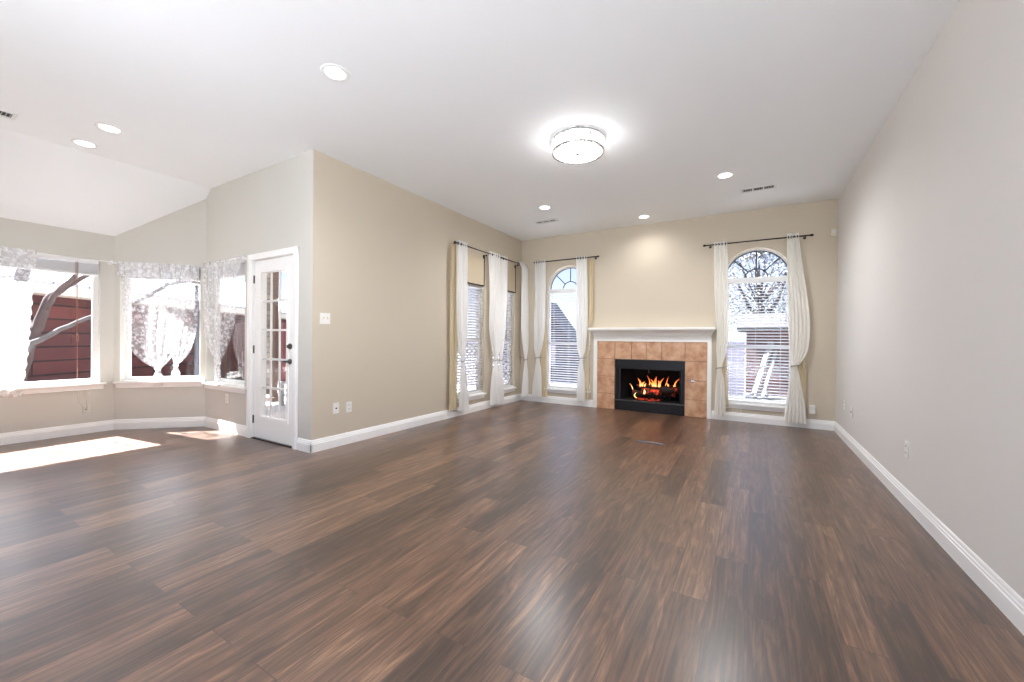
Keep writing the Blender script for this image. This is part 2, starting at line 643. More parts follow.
def outline_mesh(name, loops, depth, mat, parent=None, y0=0.0):
    """flat plate in local xz with holes, from y0 to y0+depth"""
    cu = bpy.data.curves.new(name, 'CURVE')
    cu.dimensions = '2D'
    cu.fill_mode = 'BOTH'
    cu.extrude = depth / 2
    for lp in loops:
        s = cu.splines.new('POLY')
        s.points.add(len(lp) - 1)
        for p, q in zip(s.points, lp):
            p.co = (q[0], q[1], 0, 1)
        s.use_cyclic_u = True
    to = bpy.data.objects.new(name + '_tmp', cu)
    C.objects.link(to)
    dg = bpy.context.evaluated_depsgraph_get()
    me = bpy.data.meshes.new_from_object(to.evaluated_get(dg))
    bpy.data.objects.remove(to)
    bpy.data.curves.remove(cu)
    for v in me.vertices:
        x, y, z = v.co
        v.co = (x, y0 + depth / 2 - z, y)
    for p in me.polygons:
        p.use_smooth = False
    me.name = name
    me.materials.clear()
    me.materials.append(mat)
    o = bpy.data.objects.new(name, me)
    C.objects.link(o)
    if parent:
        o.parent = parent
    return o

def rect(x0, x1, z0, z1):
    return [(x0, z0), (x1, z0), (x1, z1), (x0, z1)]

def arch(x0, x1, z0, zs, n=28):
    cx, r = (x0 + x1) / 2, (x1 - x0) / 2
    return [(x0, z0), (x1, z0)] + [(cx + r * math.cos(PI * k / n), zs + r * math.sin(PI * k / n)) for k in range(n + 1)]

# ------------------------------------------------------------------ openings
W1 = (-0.30, 1.645, 0.595, 2.07)
W2 = (0.06, 0.915, 0.595, 2.07)
W3 = (-6.04, -5.095, 0.575, 2.08)
W4 = (4.72, 5.50, 0.275, 2.04)
W5 = (5.76, 6.50, 0.275, 2.04)
W6 = (-3.25, -2.41, 0.275, 2.075)
W7 = (-0.375, 0.485, 0.265, 2.075)
DOOR = (-4.94, -4.095, 0.0, 2.045)
FB = (-1.965, -0.872, 0.0, 0.85)

def wall(name, w, loops, mat):
    o = outline_mesh(name, loops, TH, mat)
    loc, r = FR[w]
    o.location = loc
    o.rotation_euler = (0, 0, r)
    return tag(o, kind='structure')

wall('wall_back', 'back', [rect(XL - TH, XR + TH, -0.02, ZC + 0.05), arch(W6[0], W6[1], W6[2], W6[3]), arch(W7[0], W7[1], W7[2], W7[3]),
                           rect(FB[0], FB[1], 0.02, FB[3])], M['wall'])
wall('wall_left', 'left', [rect(YC + 0.0006, YB, -0.02, ZC + 0.05), rect(*W4), rect(*W5)], M['wall'])
wall('wall_patio', 'patio', [[(XD - 0.12, -0.02), (DOOR[0], -0.02), (DOOR[0], DOOR[3]), (DOOR[1], DOOR[3]), (DOOR[1], -0.02), (XL - 0.0006, -0.02),
                              (XL - 0.0006, ZC + 0.05), (XD - 0.12, ZC + 0.05)], rect(*W3)], M['nook'])
wall('wall_bay', 'bay', [rect(-0.05, LB, -0.02, 3.1), rect(*W2)], M['nook'])
wall('wall_nook', 'nook', [rect(Y0, YE, -0.02, 2.60), rect(*W1)], M['nook'])
tag(MB().box(XN - TH, -3.1, Y0 - TH, Y0, -0.02, ZC + 0.05).build('bounce_block_wall', M['nook']), kind='structure')  # unseen wall added to keep light bounced off the ground out of the nook
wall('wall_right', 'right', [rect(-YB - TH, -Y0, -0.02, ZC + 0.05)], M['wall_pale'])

tag(MB().prism([(XN - TH, Y0), (XR + TH, Y0), (XR + TH, YB + TH), (XL - TH, YB + TH), (XL - TH, YC + TH), (XN - TH, YC + TH)], 'Z', -0.14, 0).build('floor', M['floor']), kind='structure')
tag(MB().prism([(XCR, Y0), (XR + TH, Y0), (XR + TH, YB + TH), (XL - TH, YB + TH), (XL - TH, YC + TH), (XCR, YC + TH)], 'Z', ZC, ZC + 0.12).build('ceiling', M['ceil']), kind='structure')
zs = lambda x: ZC - (XCR - x) * 0.805
tag(MB().prism([(XCR, ZC), (XCR, ZC + 0.12), (XN - TH, zs(XN - TH) + 0.12), (XN - TH, zs(XN - TH))], 'Y', Y0, YC + TH).build('ceiling_slope', M['ceil']), kind='structure')

# baseboards: one profile swept along each wall
BB = [(0, 0), (-0.016, 0), (-0.016, 0.082), (-0.012, 0.086), (-0.012, 0.098), (-0.008, 0.104), (-0.007, 0.116), (-0.003, 0.124), (0, 0.125)]
def baseboard(name, w, runs):
    b = MB()
    for (u0_, u1_) in runs:
        b.prism(BB, 'X', u0_, u1_)
    o = b.build(name, M['trim'])
    o.location, r = FR[w]
    o.rotation_euler = (0, 0, r)
    tag(o, kind='structure')
baseboard('baseboard_back', 'back', [(XL, -2.345), (-0.50, XR)])
baseboard('baseboard_left', 'left', [(YC - 0.016, YB)])
baseboard('baseboard_patio', 'patio', [(XD - 0.01, -5.015), (-4.03, XL + 0.016)])
baseboard('baseboard_bay', 'bay', [(0, LB)])
baseboard('baseboard_nook', 'nook', [(Y0, YE + 0.005)])
baseboard('baseboard_right', 'right', [(-YB, -Y0)])

# ------------------------------------------------------------------ windows
def window(n, w, box, archtop=False, mull=True, sill_drop=0.06, sill_over=0.05, casing=None):
    x0, x1, z0, z1 = box
    loc, r = on_wall(w)
    t = empty('window_%d' % n, loc, r, kind='structure')
    FW = 0.024 if archtop else 0.045
    out = arch(x0, x1, z0, z1) if archtop else rect(x0, x1, z0, z1)
    inn = arch(x0 + FW, x1 - FW, z0 + FW, z1) if archtop else rect(x0 + FW, x1 - FW, z0 + FW, z1 - FW)
    outline_mesh('window_frame', [out, inn], 0.05, M['vinyl'], t, y0=0.085)
    g = outline_mesh('window_glass', [inn], 0.004, M['glass'], t, y0=0.112)
    if archtop:
        cx, R = (x0 + x1) / 2, (x1 - x0) / 2 - FW
        b = MB()
        b.box(x0 + FW, x1 - FW, 0.085, 0.135, z1 - 0.02, z1 + 0.02)
        b.build('window_transom', M['vinyl'], t)
        b = MB()
        hr = 0.145
        for a in (45, 90, 135):
            ca, sa = math.cos(math.radians(a)), math.sin(math.radians(a))
            b.tube([(cx + hr * ca, 0.104, z1 + hr * sa), (cx + R * ca, 0.104, z1 + R * sa)], 0.009, 8)
        for rad in (hr, R - 0.006):
            b.tube([(cx + rad * math.cos(PI * k / 24), 0.104, z1 + rad * math.sin(PI * k / 24)) for k in range(25)], 0.009, 8)
        b.build('window_muntins', M['muntin'], t)
        b = MB()
        zm = (z0 + z1) / 2 - 0.08
        b.box(x0 + FW, x1 - FW, 0.088, 0.13, zm - 0.02, zm + 0.02, 0.004)
        b.build('window_rail', M['vinyl'], t)
    elif mull:
        b = MB()
        zm = (z0 + z1) / 2 - 0.02
        b.box(x0 + FW, x1 - FW, 0.088, 0.13, zm - 0.018, zm + 0.018, 0.004)
        b.build('window_rail', M['vinyl'], t)
    b = MB()
    b.box(x0 - sill_over, x1 + sill_over, -0.045, 0.0, z0 - 0.028, z0 - 0.002, 0.006)
    b.box(x0 + 0.002, x1 - 0.002, -0.01, 0.084, z0 - 0.0, z0 + 0.008)
    b.box(x0 - sill_over + 0.02, x1 + sill_over - 0.02, -0.016, 0.0, z0 - sill_drop - 0.02, z0 - 0.027, 0.004)
    b.build('window_sill', M['trim'], t)
    return t

window(1, 'nook', W1, mull=False)
window(2, 'bay', W2, mull=False, sill_over=0.055)
window(3, 'patio', W3, mull=False, sill_over=0.045)
window(4, 'left', W4, sill_over=0.02)
window(5, 'left', W5, sill_over=0.02)
window(6, 'back', W6, True, sill_over=0.02)
window(7, 'back', W7, True, sill_over=0.02)

# ------------------------------------------------------------------ patio door
def door():
    loc, r = on_wall('patio')
    t = empty('door_1', loc, r, kind='structure')
    x0, x1, z1 = DOOR[0], DOOR[1], DOOR[3]
    b = MB()
    for a0, a1 in ((x0 - 0.07, x0 + 0.008), (x1 - 0.008, x1 + 0.066)):
        b.box(a0, a1, -0.02, 0.0, 0, z1 + 0.055, 0.006)
        b.box(a0 + 0.012, a1 - 0.012, -0.026, -0.015, 0, z1 + 0.05, 0.004)
    b.box(x0 - 0.07, x1 + 0.066, -0.021, 0.0, z1 - 0.008, z1 + 0.06, 0.006)
    b.build('door_casing', M['trim'], t)
    b = MB()
    b.box(x0, x0 + 0.025, 0.0, TH, 0, z1)
    b.box(x1 - 0.025, x1, 0.0, TH, 0, z1)
    b.box(x0, x1, 0.0, TH, z1 - 0.008, z1)
    b.build('door_jamb', M['trim'], t)
    sx0, sx1 = x0 + 0.032, x1 - 0.030
    gx0, gx1, gz0, gz1 = sx0 + 0.155, sx1 - 0.125, 0.27, 1.885
    outline_mesh('door_slab', [rect(sx0, sx1, 0.015, z1 - 0.016), rect(gx0, gx1, gz0, gz1)], 0.042, M['trim'], t, y0=0.012)
    outline_mesh('door_lite_frame', [rect(gx0 - 0.035, gx1 + 0.035, gz0 - 0.035, gz1 + 0.035), rect(gx0, gx1, gz0, gz1)], 0.014, M['trim'], t, y0=-0.001)
    b = MB()
    for k in (1, 2):
        xm = gx0 + (gx1 - gx0) * k / 3
        b.box(xm - 0.011, xm + 0.011, 0.018, 0.034, gz0, gz1, 0.003)
    for k in range(1, 5):
        zm = gz0 + (gz1 - gz0) * k / 5
        b.box(gx0, gx1, 0.016, 0.036, zm - 0.011, zm + 0.011, 0.003)
    b.build('door_muntins', M['white_muntin'], t)
    outline_mesh('door_glass', [rect(gx0, gx1, gz0, gz1)], 0.004, M['glass'], t, y0=0.036)
    h = MB()
    hx = sx1 - 0.065
    h.lathe([(0.028, 0.012), (0.03, 0.004), (0.026, -0.004), (0.012, -0.01), (0.011, -0.04)], (hx, 0, 0.905), 24, 'Y')
    h.tube([(hx, -0.04, 0.905), (hx - 0.025, -0.045, 0.907), (hx - 0.055, -0.044, 0.902), (hx - 0.085, -0.040, 0.905)], [0.011, 0.010, 0.009, 0.008], 12)
    h.build('door_handle', M['nickel'], t)
    h = MB()
    h.lathe([(0.03, 0.012), (0.031, 0.0), (0.026, -0.008), (0.015, -0.012)], (hx, 0, 1.065), 24, 'Y')
    h.box(hx - 0.004, hx + 0.004, -0.03, -0.01, 1.05, 1.08, 0.002)
    h.build('deadbolt', M['nickel'], t)
    for z in (0.22, 1.02, 1.82):
        h = MB()
        h.tube([(sx0 - 0.005, 0.006, z - 0.045), (sx0 - 0.005, 0.006, z + 0.045)], 0.007, 10)
        h.box(sx0 - 0.004, sx0 + 0.004, 0.006, 0.012, z - 0.045, z + 0.045)
        h.build('hinge', M['nickel'], t)
    b = MB()
    b.box(x0 + 0.025, x1 - 0.025, -0.01, TH, 0.0, 0.012, 0.003)
    b.build('door_threshold', M['bronze'], t)
door()

# ------------------------------------------------------------------ fireplace
def fireplace():
    t = empty('fireplace', (0, YB, 0), 0, 'terracotta tiled fireplace with white mantel and black metal firebox', 'fireplace')
    def sweep(prof, L0, L1, R0, R1, F0, F1):
        b = bmesh.new()
        rows = []
        for (k, z) in prof:
            xl, xr, yf = L0 + (L1 - L0) * k, R0 + (R1 - R0) * k, F0 + (F1 - F0) * k
            rows.append([b.verts.new(p) for p in ((xl, 0.0, z), (xl, yf, z), (xr, yf, z), (xr, 0.0, z))])
        for i in range(len(rows) - 1):
            for k in range(3):
                b.faces.new((rows[i][k], rows[i][k + 1], rows[i + 1][k + 1], rows[i + 1][k]))
        b.faces.new(rows[0])
        b.faces.new(rows[-1])
        m = MB()
        m.merge(b)
        return m
    prof = [(0, 1.222), (0, 1.236), (0.10, 1.238), (0.12, 1.248), (0.20, 1.250), (0.24, 1.268), (0.34, 1.289), (0.52, 1.305), (0.75, 1.32), (0.80, 1.322), (0.82, 1.336), (1.0, 1.338), (1.0, 1.372)]
    sweep(prof, -2.325, -2.392, -0.515, -0.448, -0.05, -0.17).build('mantel_shelf', M['mantel'], t)
    b = MB()
    b.box(-2.335, -2.268, -0.038, 0, 0, 1.224, 0.005)
    b.box(-0.562, -0.503, -0.038, 0, 0, 1.224, 0.005)
    b.box(-2.268, -0.562, -0.038, 0, 1.143, 1.224, 0.005)
    b.build('surround_frame', M['mantel'], t)
    # tiles: grout slab plus separate raised tiles
    x0, x1 = -2.268, -0.562
    outline_mesh('tile_grout', [[(x0, 0), (FB[0], 0), (FB[0], FB[3]), (FB[1], FB[3]), (FB[1], 0), (x1, 0), (x1, 1.145), (x0, 1.145)]], 0.016, M['grout'], t, y0=-0.016)
    b = MB()
    g = 0.003
    xs = [x0, FB[0], -1.690, -1.455, -1.215, FB[1], x1]
    for i in range(6):
        b.box(xs[i] + g, xs[i + 1] - g, -0.024, -0.012, FB[3] + g, 1.145 - g, 0.003)
    zt = [0.0, 0.262, 0.556, FB[3]]
    for a0, a1 in ((x0, FB[0]), (FB[1], x1)):
        for i in range(3):
            b.box(a0 + g, a1 - g, -0.024, -0.012, zt[i] + g, zt[i + 1] - g, 0.003)
    b.build('tile_facing', M['tile'], t)
    # firebox
    f0, f1 = FB[0] + 0.003, FB[1] - 0.003
    b = MB()
    bx0, bx1, dep, zt_, zb = f0 + 0.2, f1 - 0.2, 0.58, 0.83, 0.17
    def wallq(p, q, th=0.02):
        b.prism([p, q, (q[0], q[1] + th), (p[0], p[1] + th)], 'Z', zb - 0.02, zt_)
    b.box(bx0 - 0.03, bx1 + 0.03, dep, dep + 0.02, zb - 0.02, zt_)
    b.prism([(f0, 0.03), (bx0, dep), (bx0 - 0.03, dep), (f0 - 0.0, 0.06)], 'Z', zb - 0.02, zt_)
    b.prism([(f1, 0.03), (bx1, dep), (bx1 + 0.03, dep), (f1 + 0.0, 0.06)], 'Z', zb - 0.02, zt_)
    b.prism([(f0, 0.0), (f1, 0.0), (bx1, dep), (bx0, dep)], 'Z', zt_ - 0.02, zt_)
    b.prism([(f0, 0.0), (f1, 0.0), (bx1, dep), (bx0, dep)], 'Z', zb - 0.02, zb)
    b.build('firebox', M['firebrick'], t)
    b = MB()
    b.box(f0, f1, -0.006, 0.03, 0.70, 0.847, 0.004)
    b.box(f0, f1, 0.0, 0.05, 0.69, 0.705, 0.003)
    b.build('hood', M['black'], t)
    b = MB()
    b.prism([(f0, 0.004), (f0 + 0.05, 0.004), (f0 + 0.055, 0.025), (f0 + 0.08, 0.03), (f0 + 0.08, 0.04), (f0, 0.04)], 'Z', 0.16, 0.70)
    b.build('side_jamb', M['black'], t)
    b = MB()
    b.prism([(f1, 0.004), (f1 - 0.05, 0.004), (f1 - 0.055, 0.025), (f1 - 0.08, 0.03), (f1 - 0.08, 0.04), (f1, 0.04)], 'Z', 0.16, 0.70)
    b.build('side_jamb', M['black'], t)
    b = MB()
    b.box(f0, f1, -0.006, 0.03, 0.0, 0.155, 0.004)
    for k in range(3):
        b.box(f0 + 0.03, f1 - 0.03, -0.011, -0.002, 0.03 + k * 0.035, 0.048 + k * 0.035, 0.003)
    lp = b.build('lower_panel', M['black'], t)
    b = MB()
    b.box(f0, f1, -0.012, 0.05, 0.155, 0.172, 0.004)
    b.build('hearth_lip', M['gunmetal'], t)
    b = MB()
    b.tube([(-1.42, 0.02, 0.70), (-1.42, 0.02, 0.655)], 0.007, 10)
    b.sphere((-1.42, 0.02, 0.648), 0.014)
    b.build('damper_handle', M['gunmetal'], t)
    b = MB()
    b.lathe([(0.024, -0.024), (0.026, -0.028), (0.020, -0.034), (0.009, -0.036), (0.009, -0.045)], (-0.768, 0, 0.55), 24, 'Y')
    b.box(-0.806, -0.730, -0.044, -0.039, 0.545, 0.555, 0.002)
    b.build('gas_key', M['chrome'], t)
    return t
fireplace()

# grate, logs, embers, flames stand inside the firebox
g = empty('fire_grate', (-1.42, YB + 0.26, 0.17), 0, 'black iron grate under the burning logs in the firebox', 'grate')
b = MB()
for k in range(9):
    x = -0.30 + k * 0.075
    b.tube([(x, -0.13, 0.105), (x, -0.12, 0.05), (x, 0.10, 0.05), (x, 0.12, 0.09)], 0.008, 8)
b.build('bars', M['grate'], g)
b = MB()
for y in (-0.09, 0.08):
    b.tube([(-0.31, y, 0.042), (0.31, y, 0.042)], 0.008, 8)
b.build('rails', M['grate'], g)
for sx in (-0.27, 0.27):
    for sy in (-0.09, 0.08):
        b = MB()
        b.tube([(sx, sy, 0.0), (sx, sy, 0.045)], 0.008, 8)
        b.build('leg', M['grate'], g)

def log(p, q, r, label, mat='log', knots=5):
    p, q = Vector(p), Vector(q)
    mid = (p + q) / 2
    rnd = random.Random(int((p.x + 9) * 1000))
    n = 9
    pts = [p.lerp(q, k / n) - mid + Vector((0, rnd.uniform(-1, 1), rnd.uniform(-1, 1))) * r * 0.12 for k in range(n + 1)]
    rad = [r * rnd.uniform(0.86, 1.08) for k in range(n + 1)]
    rad[0] *= 0.9
    rad[-1] *= 0.9
    b = MB()
    b.tube(pts, rad, 14)
    o = b.build('fire_log', M[mat])
    o.location = mid
    tag(o, label, 'log', 'logs burning on the fire grate')
    return o
fy = YB + 0.26
log((-1.72, fy - 0.04, 0.275), (-1.32, fy - 0.07, 0.285), 0.052, 'charred log lying at the front of the grate under pale flames')
log((-1.52, fy + 0.06, 0.275), (-1.06, fy + 0.05, 0.28), 0.055, 'charred log lying across the rear of the fire grate')
log((-1.27, fy - 0.06, 0.34), (-1.00, fy + 0.03, 0.385), 0.068, 'thick dark log resting higher beside the small outer flames')
log((-1.66, fy + 0.03, 0.37), (-1.26, fy + 0.0, 0.39), 0.048, 'log on top of the pile crowned by the tallest flames')
log((-1.55, fy - 0.09, 0.32), (-1.28, fy - 0.10, 0.325), 0.05, 'log glowing red in the middle of the fire', 'ember')

b = MB()
rnd = random.Random(3)
for k in range(60):
    x, y = rnd.uniform(-1.66, -1.28), fy + rnd.uniform(-0.17, 0.08)
    b.sphere((x, y, 0.176 + rnd.uniform(0, 0.012)), rnd.uniform(0.008, 0.02), 1, (1, 1, 0.7))
tag(b.build('embers', M['ember']), 'glowing orange embers and ash on the firebox floor', 'embers', kind='stuff')

b = MB()
def tongue(x, y, z, h, w, lean, curl=0.0):
    n = 8
    pts, rad = [], []
    for k in range(n + 1):
        s = k / n
        pts.append((x + lean * s * s + curl * math.sin(s * PI * 1.3), y, z + h * s))
        rad.append(max(0.0015, w * (math.sin(PI * min(1, 0.18 + s * 0.82)) ** 0.9) * (1 - 0.35 * s)))
    b.tube(pts, rad, 8)
for a in ((-1.60, -0.05, 0.39, 0.17, 0.020, -0.03, 0.012), (-1.565, -0.02, 0.39, 0.10, 0.022, 0.03, -0.01), (-1.53, -0.04, 0.39, 0.07, 0.018, 0.03, 0),
          (-1.40, -0.05, 0.40, 0.10, 0.018, -0.05, 0.01), (-1.375, -0.03, 0.40, 0.15, 0.018, -0.06, 0.0),
          (-1.345, -0.05, 0.40, 0.21, 0.026, 0.0, -0.012), (-1.305, -0.04, 0.40, 0.13, 0.026, 0.01, 0.012), (-1.28, -0.03, 0.40, 0.18, 0.016, 0.05, -0.01),
          (-1.15, -0.05, 0.42, 0.07, 0.016, -0.03, 0.0), (-1.07, -0.04, 0.42, 0.09, 0.014, 0.05, 0.008), (-1.05, -0.03, 0.42, 0.17, 0.012, 0.07, -0.01),
          (-1.64, -0.12, 0.20, 0.12, 0.012, -0.03, -0.03), (-1.51, -0.15, 0.28, 0.10, 0.020, 0.01, 0.006), (-1.72, -0.06, 0.33, 0.12, 0.008, -0.05, 0.0),
          (-1.46, -0.02, 0.40, 0.22, 0.010, -0.02, 0.015), (-1.20, -0.02, 0.42, 0.20, 0.008, 0.06, 0.01)):
    tongue(a[0], fy + a[1], a[2], a[3] * 0.82, a[4] * 0.9, a[5], a[6])
tag(b.build('fire_flames', M['flame']), 'yellow and orange flames rising from the logs in the firebox', 'fire', kind='stuff')

# ------------------------------------------------------------------ blinds
def blind(w, box, label, top=None, bot=None, tilt=14, group='white slatted blinds in the tall windows'):
    x0, x1, z0, z1 = box
    top = top if top else z1
    bot = bot if bot else z0
    loc, r = on_wall(w, (x0 + x1) / 2, 0, 0.045)
    t = empty('window_blind', loc, r, label, 'blind', group)
    hw = (x1 - x0) / 2 - 0.012
    b = MB()
    b.box(-hw, hw, -0.028, 0.028, top - 0.055, top - 0.004, 0.004)
    b.build('headrail', M['vinyl'], t)
    b = MB()
    n = int((top - 0.09 - bot - 0.06) / 0.043)
    for k in range(n + 1):
        z = bot + 0.065 + (top - 0.085 - bot - 0.065) * k / n
        b.box(-hw, hw, -0.0235, 0.0235, -0.0015, 0.0015, 0, Matrix.Translation((0, 0, z)) @ Matrix.Rotation(math.radians(tilt), 4, 'X'))
    b.build('slats', M['slat'], t)
    b = MB()
    b.box(-hw, hw, -0.025, 0.025, bot + 0.012, bot + 0.035, 0.005)
    b.build('bottom_rail', M['vinyl'], t)
    b = MB()
    for sx in (-0.72, 0.0, 0.72):
        for y in (-0.0255, 0.0255):
            b.tube([(hw * sx, y, bot + 0.03), (hw * sx, y, top - 0.05)], 0.0016, 5)
    b.build('ladder_cords', M['vinyl'], t)
    b = MB()
    b.tube([(hw * 0.86, -0.034, top - 0.05), (hw * 0.86, -0.036, top - 0.75)], 0.004, 6)
    b.build('wand', M['vinyl'], t)

blind('left', W4, 'white slatted blind in the window next to the long bare beige wall', tilt=-28)
blind('left', W5, 'white slatted blind in the window next to the room corner', tilt=-28)
blind('back', W6, 'white slatted blind in the arched window against blue sky', top=2.065)
blind('back', W7, 'white slatted blind in the arched window beside the pale side wall', top=2.065)

def stacked_blind(w, box, label, cordside):
    x0, x1, z0, z1 = box
    loc, r = on_wall(w, (x0 + x1) / 2, 0, 0.03)
    t = empty('window_blind', loc, r, label, 'blind', 'raised blinds in the breakfast nook')
    hw = (x1 - x0) / 2 - 0.015
    b = MB()
    b.box(-hw, hw, -0.034, 0.028, z1 - 0.055, z1 - 0.003, 0.004)
    b.build('headrail', M['vinyl'], t)
    b = MB()
    for k in range(26):
        z = z1 - 0.062 - k * 0.0042
        b.box(-hw + 0.004, hw - 0.004, -0.024, 0.024, z - 0.0026, z)
    b.build('slats', M['slat'], t)
    b = MB()
    b.box(-hw, hw, -0.027, 0.027, z1 - 0.195, z1 - 0.173, 0.005)
    b.build('bottom_rail', M['vinyl'], t)
    if cordside:
        b = MB()
        b.tube([(cordside, -0.033, z1 - 0.05), (cordside, -0.033, z0 + 0.06)], 0.0028, 6)
        b.tube([(cordside - 0.015, -0.033, z1 - 0.05), (cordside - 0.008, -0.033, z0 + 0.55)], 0.0028, 6)
        b.build('pull_cord', M['cordage'], t)
        b = MB()
        b.lathe([(0.004, 0.03), (0.010, 0.0), (0.012, -0.04), (0.006, -0.05)], (cordside, -0.033, z0 + 0.55), 12)
        b.build('tassel', M['cordage'], t)
stacked_blind('nook', W1, 'white blind pulled up in the nook window facing the red brown house', (W1[1] - W1[0]) / 2 - 0.19)
stacked_blind('bay', W2, 'white blind pulled up behind the lace on the angled bay wall', None)
stacked_blind('patio', W3, 'white blind pulled up in the window beside the glass door', None)

# ------------------------------------------------------------------ covered heads above the two side windows
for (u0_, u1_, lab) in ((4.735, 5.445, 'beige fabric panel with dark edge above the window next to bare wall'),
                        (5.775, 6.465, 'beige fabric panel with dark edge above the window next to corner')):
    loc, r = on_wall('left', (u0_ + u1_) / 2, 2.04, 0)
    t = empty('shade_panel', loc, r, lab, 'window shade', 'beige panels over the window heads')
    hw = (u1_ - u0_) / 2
    b = MB()
    b.box(-hw, hw, -0.02, 0.0, 0.0, 0.44, 0.003)
    b.build('fabric', M['shade'], t)
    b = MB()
    b.box(hw, hw + 0.018, -0.024, 0.0, -0.012, 0.50)  # dark strips stand in for the shadow gap beside and below the panel
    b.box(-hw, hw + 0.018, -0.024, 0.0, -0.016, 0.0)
    b.build('shadow_gap_strips', M['bronze'], t)

# ------------------------------------------------------------------ curtain rods
def rod(w, u0_, u1_, z, label, group, mat='bronze', so=0.10, r=0.009, fin=True, brk=(0.06, 0.06)):
    loc, rot = on_wall(w, (u0_ + u1_) / 2, z, 0)
    t = empty('curtain_rod', loc, rot, label, 'curtain rod', group)
    hw = (u1_ - u0_) / 2
    b = MB()
    b.tube([(-hw, -so, 0), (hw, -so, 0)], r, 12)
    b.build('pole', M[mat], t)
    for s in (-1, 1):
        b = MB()
        if fin:
            b.sphere((s * (hw + 0.012), -so, 0), 0.017, 2, (1.2, 1, 1))
            b.lathe([(0.012, -0.006), (0.014, 0), (0.012, 0.006)], (s * (hw - 0.004), -so, 0), 14, 'X')
        else:
            b.sphere((s * hw, -so, 0), 0.022, 2)
            b.sphere((s * (hw - 0.03), -so, 0), 0.012, 2)
        b.build('finial', M[mat] if fin else M['glass_bead'], t)
    for s, k in zip((-1, 1), brk):
        b = MB()
        x = s * (hw - k)
        b.tube([(x, 0, -0.01), (x, -so, -0.004)], 0.006, 8)
        b.lathe([(0.018, 0.0), (0.018, -0.005), (0.010, -0.008)], (x, 0, -0.01), 14, 'Y')
        b.build('bracket', M[mat], t)
M['glass_bead'] = plain('clear_bead', srgb(225, 225, 225), 0.1, 0.2)
gR = 'dark bronze curtain rods in the living area'
rod('left', 4.60, 5.56, 2.56, 'dark bronze rod over the side window next to the bare wall', gR, brk=(0.03, 0.03))
rod('left', 5.86, 6.60, 2.56, 'dark bronze rod over the side window next to the corner', gR, brk=(0.03, 0.03))
rod('back', -3.45, -2.26, 2.585, 'dark bronze rod over the arched window showing blue sky', gR)
rod('back', -0.60, 0.67, 2.585, 'dark bronze rod over the arched window beside the pale side wall', gR)
gW = 'thin white rods holding the lace in the nook'
rod('nook', -0.35, 1.74, 2.055, 'thin white rod across the nook window facing the red brown house', gW, 'vinyl', 0.045, 0.007, False, brk=(0.01, 0.01))
rod('bay', 0.03, 0.945, 2.045, 'thin white rod across the angled bay window', gW, 'vinyl', 0.045, 0.007, False, brk=(0.01, 0.01))
rod('patio', -6.052, -5.065, 2.078, 'thin white rod above the window beside the glass door', gW, 'vinyl', 0.045, 0.007, False, brk=(0.01, 0.01))

# ------------------------------------------------------------------ curtains
def smooth_profile(prof, z):
    """prof: (z, left, right) from top to bottom, Catmull-Rom"""
    n = len(prof)
    for i in range(n - 1):
        if prof[i][0] >= z >= prof[i + 1][0]:
            break
    p0, p1, p2, p3 = prof[max(i - 1, 0)], prof[i], prof[i + 1], prof[min(i + 2, n - 1)]
    s = (p1[0] - z) / max(1e-6, p1[0] - p2[0])
    out = []
    for k in (1, 2):
        dz = p1[0] - p2[0]
        m1 = (p2[k] - p0[k]) / max(1e-6, p0[0] - p2[0]) * dz
        m2 = (p3[k] - p1[k]) / max(1e-6, p1[0] - p3[0]) * dz
        out.append((2 * s**3 - 3 * s**2 + 1) * p1[k] + (s**3 - 2 * s**2 + s) * m1 + (-2 * s**3 + 3 * s**2) * p2[k] + (s**3 - s**2) * m2)
    return out

def drape(prof, y, waves, amp, ztie=None, seed=0, nu=60, nv=64, scallop=0.0, u_off=0.0, belly=0.0):
    ztop, zbot = prof[0][0], prof[-1][0]
    wmax = max(p[2] - p[1] for p in prof)
    rnd = random.Random(seed)
    ph = rnd.uniform(0, 6)
    def fn(i, j):
        z = ztop + (zbot - ztop) * j
        L, R = smooth_profile(prof, z)
        w = max(R - L, 0.02)
        k = i + 0.02 * math.sin(5 * z + ph)
        x = L + w * i
        a = amp * (0.35 + 0.65 * min(1, w / wmax))
        a *= 1.0 if ztie is None else (0.55 + 0.45 * min(1, abs(z - ztie) / 0.35))
        yy = y + a * math.sin(2 * PI * waves * k + ph) + 0.35 * a * math.sin(2 * PI * waves * 2.3 * k + 2 * ph + 1.3 * z)
        if scallop and i > 0.98:
            x += scallop * abs(math.sin(z * 28))
        yy -= belly * min(1, (ztop - z) / 0.12)
        return (x - u_off, yy, z)
    b = MB()
    b.grid(fn, nu, nv)
    return b

